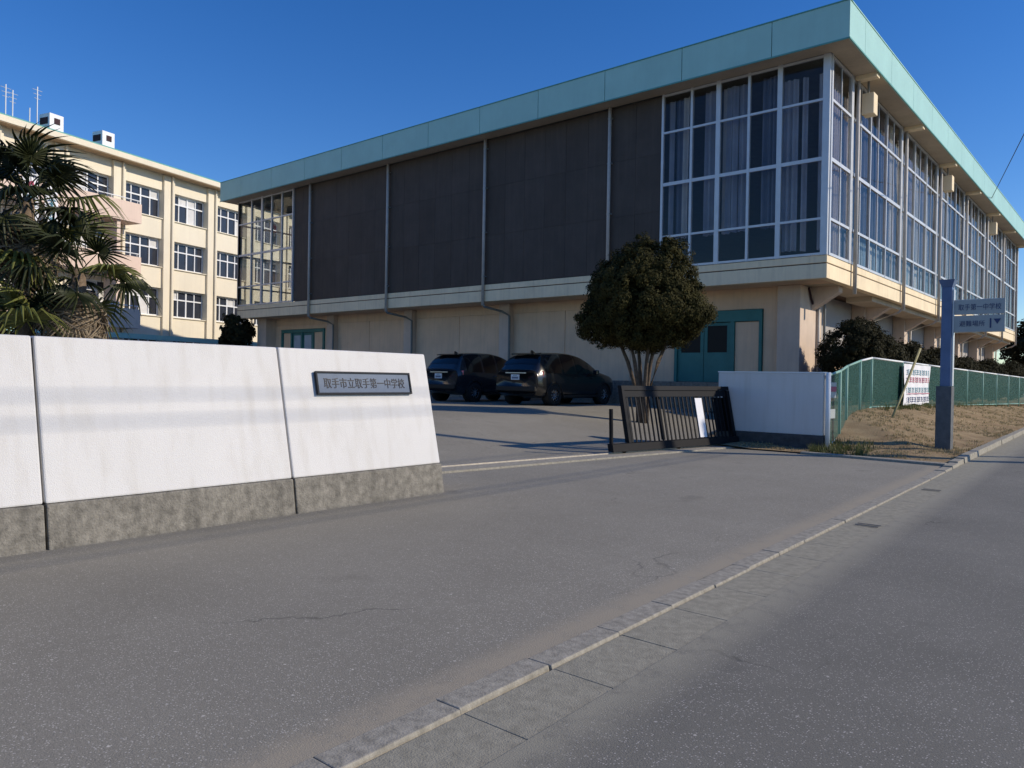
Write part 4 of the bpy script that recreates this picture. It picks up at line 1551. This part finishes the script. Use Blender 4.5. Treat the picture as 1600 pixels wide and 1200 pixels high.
# ------------------------------------------------------------------ parked cars
def car(name, label, x, y, z, L_=4.6, W=1.80, H=1.68, paint='car_black', kind=0):
    th = Thing(name, label, 'car', (x, y, z), 0, 'dark cars parked by the gymnasium')
    # stations along +y (rear at 0), in metres from the rear bumper
    K = np.array([0.0, 0.06, 0.20, 0.45, 0.80, 1.3, 2.0, 2.6, 3.0, 3.35, 3.7, 4.1, 4.4, 4.54, 4.6]) * L_ / 4.6
    top = np.array([0.95, 1.05, 1.30, 1.56, 1.645, 1.68, 1.68, 1.60, 1.42, 1.16, 1.05, 0.99, 0.90, 0.78, 0.66]) * H / 1.68
    belt = np.array([0.92, 0.97, 1.00, 1.02, 1.03, 1.02, 1.00, 0.99, 0.98, 0.98, 0.96, 0.92, 0.84, 0.74, 0.64])
    bot = np.array([0.42, 0.34, 0.28, 0.25, 0.23, 0.22, 0.22, 0.22, 0.22, 0.22, 0.22, 0.23, 0.26, 0.30, 0.40])
    hw = np.array([0.78, 0.83, 0.87, 0.89, 0.90, 0.90, 0.90, 0.90, 0.90, 0.895, 0.89, 0.86, 0.80, 0.72, 0.60]) * W / 1.8
    ys_ = np.linspace(0, L_, 44)
    T, Bt, Bo, Hw = (np.interp(ys_, K, q) for q in (top, belt, bot, hw))
    ks = np.array([0.25, 0.5, 0.25])

    def smooth(q):
        p = np.concatenate([[q[0]], q, [q[-1]]])
        return np.convolve(p, ks, 'valid')
    T, Bt, Bo, Hw = (smooth(smooth(q)) for q in (T, Bt, Bo, Hw))
    rings = []
    for yy_, t, b, o, h in zip(ys_, T, Bt, Bo, Hw):
        b = min(b, t - 0.03)
        gh = max(t - b, 0.03)
        tuck = min(0.22, 0.26 * gh / 0.66)
        half = [(0.0, o), (h * 0.80, o), (h * 0.95, o + 0.05), (h * 0.985, o + 0.18), (h, o + (b - o) * 0.45), (h * 0.99, o + (b - o) * 0.78),
                (h * 0.965, b), (h - 0.04 - tuck * 0.35, b + gh * 0.35), (h - 0.05 - tuck * 0.75, b + gh * 0.75), (h - 0.08 - tuck, b + gh * 0.93), ((h - tuck) * 0.72, t), (0.0, t + 0.015)]
        ring = [(px_, yy_, pz_) for px_, pz_ in half] + [(-px_, yy_, pz_) for px_, pz_ in half[-2:0:-1]]
        rings.append(ring)
    n = len(rings[0])
    m = MB()
    for r_ in rings:
        m.v += r_
    for i in range(len(rings) - 1):
        for k in range(n):
            m.f.append((i * n + k, i * n + (k + 1) % n, (i + 1) * n + (k + 1) % n, (i + 1) * n + k))
    m.f.append(tuple(range(n)))
    m.f.append(tuple((len(rings) - 1) * n + k for k in range(n - 1, -1, -1)))
    m.v = [(a, b - L_ / 2, c) for a, b, c in m.v]
    body = m.obj('body', paint, th, world=False, smooth=True)

    def skin(name_, i0, i1, k0, k1, mm, off=0.006, parent=None):
        q = MB()
        for i in range(i0, i1 + 1):
            for k in range(k0, k1 + 1):
                px_, py_, pz_ = rings[i][k % n]
                d = Vector((px_, 0, max(0, pz_ - 1.0) * 0.8)).normalized() * off
                e = -off if i0 < 8 and i1 < 8 else (off if i0 > 26 else 0)
                q.v.append((px_ + d.x, py_ - L_ / 2 + e, pz_ + d.z))
        c = k1 - k0 + 1
        for i in range(i1 - i0):
            for k in range(c - 1):
                q.f.append((i * c + k, i * c + k + 1, (i + 1) * c + k + 1, (i + 1) * c + k))
        o_ = q.obj(name_, mm, th, world=False, smooth=True)
        return o_
    # side windows, rear window, windscreen
    for k0, k1 in ((6, 9), (n - 9, n - 6)):
        skin('side_window', 5, 12, k0, k1, 'car_glass')
        skin('side_window', 13, 19, k0, k1, 'car_glass')
        skin('side_window', 20, 27, k0, k1, 'car_glass')
    skin('rear_window', 2, 5, 9, n - 9, 'car_glass', 0.008)
    skin('windscreen', 25, 31, 9, n - 9, 'car_glass', 0.008)
    # wheels
    for sx in (-1, 1):
        for wy in (0.86, L_ - 0.92):
            q = MB()
            cx_, cy_ = sx * (W / 2 - 0.10), wy - L_ / 2
            prof = [(-0.11, 0.20), (-0.11, 0.30), (-0.08, 0.335), (0.08, 0.335), (0.11, 0.30), (0.11, 0.20)]
            nn_ = 24
            for (ox, rr) in prof:
                for k in range(nn_):
                    t = 2 * math.pi * k / nn_
                    q.v.append((cx_ + ox, cy_ + rr * math.cos(t), 0.335 + rr * math.sin(t)))
            for i in range(len(prof) - 1):
                for k in range(nn_):
                    q.f.append((i * nn_ + k, i * nn_ + (k + 1) % nn_, (i + 1) * nn_ + (k + 1) % nn_, (i + 1) * nn_ + k))
            wh = q.obj('wheel', 'tyre', th, world=False, smooth=True)
            q = MB()
            fx = cx_ + sx * 0.085
            q.tube([(fx - sx * 0.03, cy_, 0.335), (fx, cy_, 0.335)], 0.06, 12)
            for k in range(10):
                t = 2 * math.pi * k / 10
                c1, s1 = math.cos(t), math.sin(t)
                q.tube([(fx - sx * 0.01, cy_ + 0.04 * c1, 0.335 + 0.04 * s1), (fx - sx * 0.005, cy_ + 0.215 * c1, 0.335 + 0.215 * s1)], 0.017, 5)
            ring_ = [(fx - sx * 0.01, cy_ + 0.205 * math.cos(2 * math.pi * k / 24), 0.335 + 0.205 * math.sin(2 * math.pi * k / 24)) for k in range(25)]
            q.tube(ring_, 0.016, 5, caps=False)
            rm = q.obj('rim', 'rim', th, world=False, smooth=True)
            rm.parent = wh
            # arch lip
            q = MB()
            ax = sx * (W / 2 - 0.012)
            arch = [(ax, cy_ + 0.40 * math.cos(math.pi * k / 14), 0.34 + 0.40 * math.sin(math.pi * k / 14)) for k in range(15)]
            q.tube(arch, 0.028, 6)
            q.obj('wheel_arch', 'car_trim', th, world=False, smooth=True)
            q = MB()
            q.tube([(sx * (W / 2 - 0.25), cy_, 0.36), (sx * (W / 2 - 0.016), cy_, 0.36)], 0.385, 20)
            q.obj('wheel_well', 'car_trim', th, world=False, smooth=True)
    # lamps, plate, mirrors, bumper, aerial, handles
    ry = -L_ / 2
    for sx in (-1, 1):
        q = MB()
        q.hexa([(sx * 0.86, ry + 0.30, 0.86), (sx * 0.52, ry - 0.015, 0.86), (sx * 0.52, ry + 0.06, 0.86), (sx * 0.84, ry + 0.32, 0.86)],
               [(sx * 0.87, ry + 0.32, 1.08), (sx * 0.60, ry + 0.05, 1.02), (sx * 0.60, ry + 0.12, 1.02), (sx * 0.84, ry + 0.34, 1.08)])
        lamp = q.obj('tail_lamp', 'tail_bright' if kind else 'tail_red', th, world=False, bevel=0.01)
        q = MB()
        q.hexa([(sx * 0.80, ry + 0.21, 0.90), (sx * 0.62, ry + 0.045, 0.90), (sx * 0.62, ry + 0.06, 0.90), (sx * 0.80, ry + 0.225, 0.90)],
               [(sx * 0.81, ry + 0.225, 0.96), (sx * 0.66, ry + 0.08, 0.96), (sx * 0.66, ry + 0.095, 0.96), (sx * 0.81, ry + 0.24, 0.96)])
        c = q.obj('reflector', 'tail_clear' if kind else 'tail_red', th, world=False)
        c.parent = lamp
        q = MB().box(sx * (W / 2 + 0.02), sx * (W / 2 + 0.20), 0.62, 0.75, 1.0, 1.16)
        q.obj('wing_mirror', paint, th, world=False, bevel=0.03)
        for hy in (-0.35, 0.65):
            MB().box(sx * (W / 2 - 0.004), sx * (W / 2 + 0.03), hy - 0.1, hy + 0.1, 0.88, 0.91).obj('door_handle', 'rim' if kind else paint, th, world=False, bevel=0.008)
        MB().box(sx * (W / 2 - 0.03), sx * (W / 2 + 0.006), -1.0, 1.0, 0.26, 0.34).obj('sill_trim', 'car_trim', th, world=False)
        q = MB()
        q.hexa([(sx * 0.80, -ry - 0.42, 0.66), (sx * 0.50, -ry - 0.10, 0.66), (sx * 0.5, -ry - 0.2, 0.66), (sx * 0.74, -ry - 0.45, 0.66)],
               [(sx * 0.80, -ry - 0.46, 0.80), (sx * 0.52, -ry - 0.16, 0.78), (sx * 0.5, -ry - 0.24, 0.78), (sx * 0.74, -ry - 0.48, 0.80)])
        q.obj('headlamp', 'tail_clear', th, world=False)
    MB().box(-0.80, 0.80, ry - 0.045, ry + 0.1, 0.44, 0.60).obj('rear_bumper', 'car_trim', th, world=False, bevel=0.03)
    pl = MB().box(-0.165, 0.165, ry - 0.035, ry - 0.012, 0.80, 0.965).obj('number_plate', 'number_plate', th, world=False)
    for a, b in ((-0.08, 0.08),):
        c = MB().box(a, b, ry - 0.038, ry - 0.036, 0.925, 0.945).obj('plate_print', 'letter_teal', th, world=False)
        c.parent = pl
        c = MB().box(-0.13, 0.13, ry - 0.038, ry - 0.036, 0.83, 0.895).obj('plate_print', 'plate_blue', th, world=False)
        c.parent = pl
    MB().box(-0.42, 0.42, ry - 0.012, ry + 0.05, 1.0, 1.03).obj('tailgate_trim', 'rim', th, world=False)
    MB().hexa([(-0.5, ry + 0.38, 1.60), (0.5, ry + 0.38, 1.60), (0.5, ry + 0.62, 1.62), (-0.5, ry + 0.62, 1.62)],
              [(-0.5, ry + 0.36, 1.63), (0.5, ry + 0.36, 1.63), (0.5, ry + 0.64, 1.665), (-0.5, ry + 0.64, 1.665)]).obj('roof_spoiler', paint, th, world=False)
    q = MB()
    q.hexa([(-0.03, ry + 0.75, 1.66), (0.03, ry + 0.75, 1.66), (0.03, ry + 0.95, 1.66), (-0.03, ry + 0.95, 1.66)],
           [(-0.008, ry + 0.74, 1.75), (0.008, ry + 0.74, 1.75), (0.01, ry + 0.80, 1.75), (-0.01, ry + 0.80, 1.75)])
    q.obj('fin_aerial', paint, th, world=False)
    return th


car('parked_car', 'black car parked nearer the clipped tree, rear towards the entrance', -15.28, 20.65, yard_z(-15.28, 20), paint='car_black')
car('parked_car', 'dark grey car with bright red tail lamps, partly behind the entrance wall', -18.70, 20.65, yard_z(-18.7, 20), H=1.70, paint='car_dark', kind=1)

# ------------------------------------------------------------------ street wiring on the far side of the road (out of view, its shadows are in view)
for (ux, uy, h, r, lb) in ((5.5, 20.1, 11.5, 0.15, 'tall concrete utility pole across the road'), (5.3, 21.2, 8.0, 0.09, 'slim steel pole beside the utility pole across the road'),
                         (5.5, -9.5, 11.0, 0.15, 'concrete utility pole back along the far side of the road')):
    up = Thing('utility_pole', lb, 'pole', (ux, uy, 0), 0)
    MB().tube([(ux, uy, -0.1), (ux, uy, h)], [r * 1.15, r * 0.8], 14).obj('shaft', 'pole_concrete', up, smooth=True)
    if h > 9:
        box(ux - 0.9, ux + 0.9, uy - 0.05, uy + 0.05, h - 0.9, h - 0.8).obj('crossarm', 'steel_rail', up)
for i, (cx_, cz, r, lb) in enumerate(((5.4, 8.42, 0.011, 'topmost'), (5.4, 8.18, 0.011, 'second'), (5.42, 7.10, 0.012, 'third'), (5.42, 6.93, 0.012, 'lowest'))):
    pts = [(cx_, -30 + 2.5 * k, cz + 0.25 * (((-30 + 2.5 * k) - 3) / 30.0) ** 2) for k in range(21)]
    tag(MB().tube(pts, r, 6).obj('overhead_cable', 'cable_black', smooth=True), lb + ' of the overhead cables along the far side of the road', 'cable', 'overhead cables')
A_, B_ = Vector((-6.68, 46.9, 11.2)), Vector((5.4, -9.39, 9.0))
pts = [A_.lerp(B_, k / 12) - Vector((0, 0, 0.6 * (k / 12) * (1 - k / 12))) for k in range(13)]
tag(MB().tube(pts, 0.016, 6).obj('service_wire', 'cable_black', smooth=True), 'thin black wire running from the gymnasium eaves up out of the picture', 'wire')
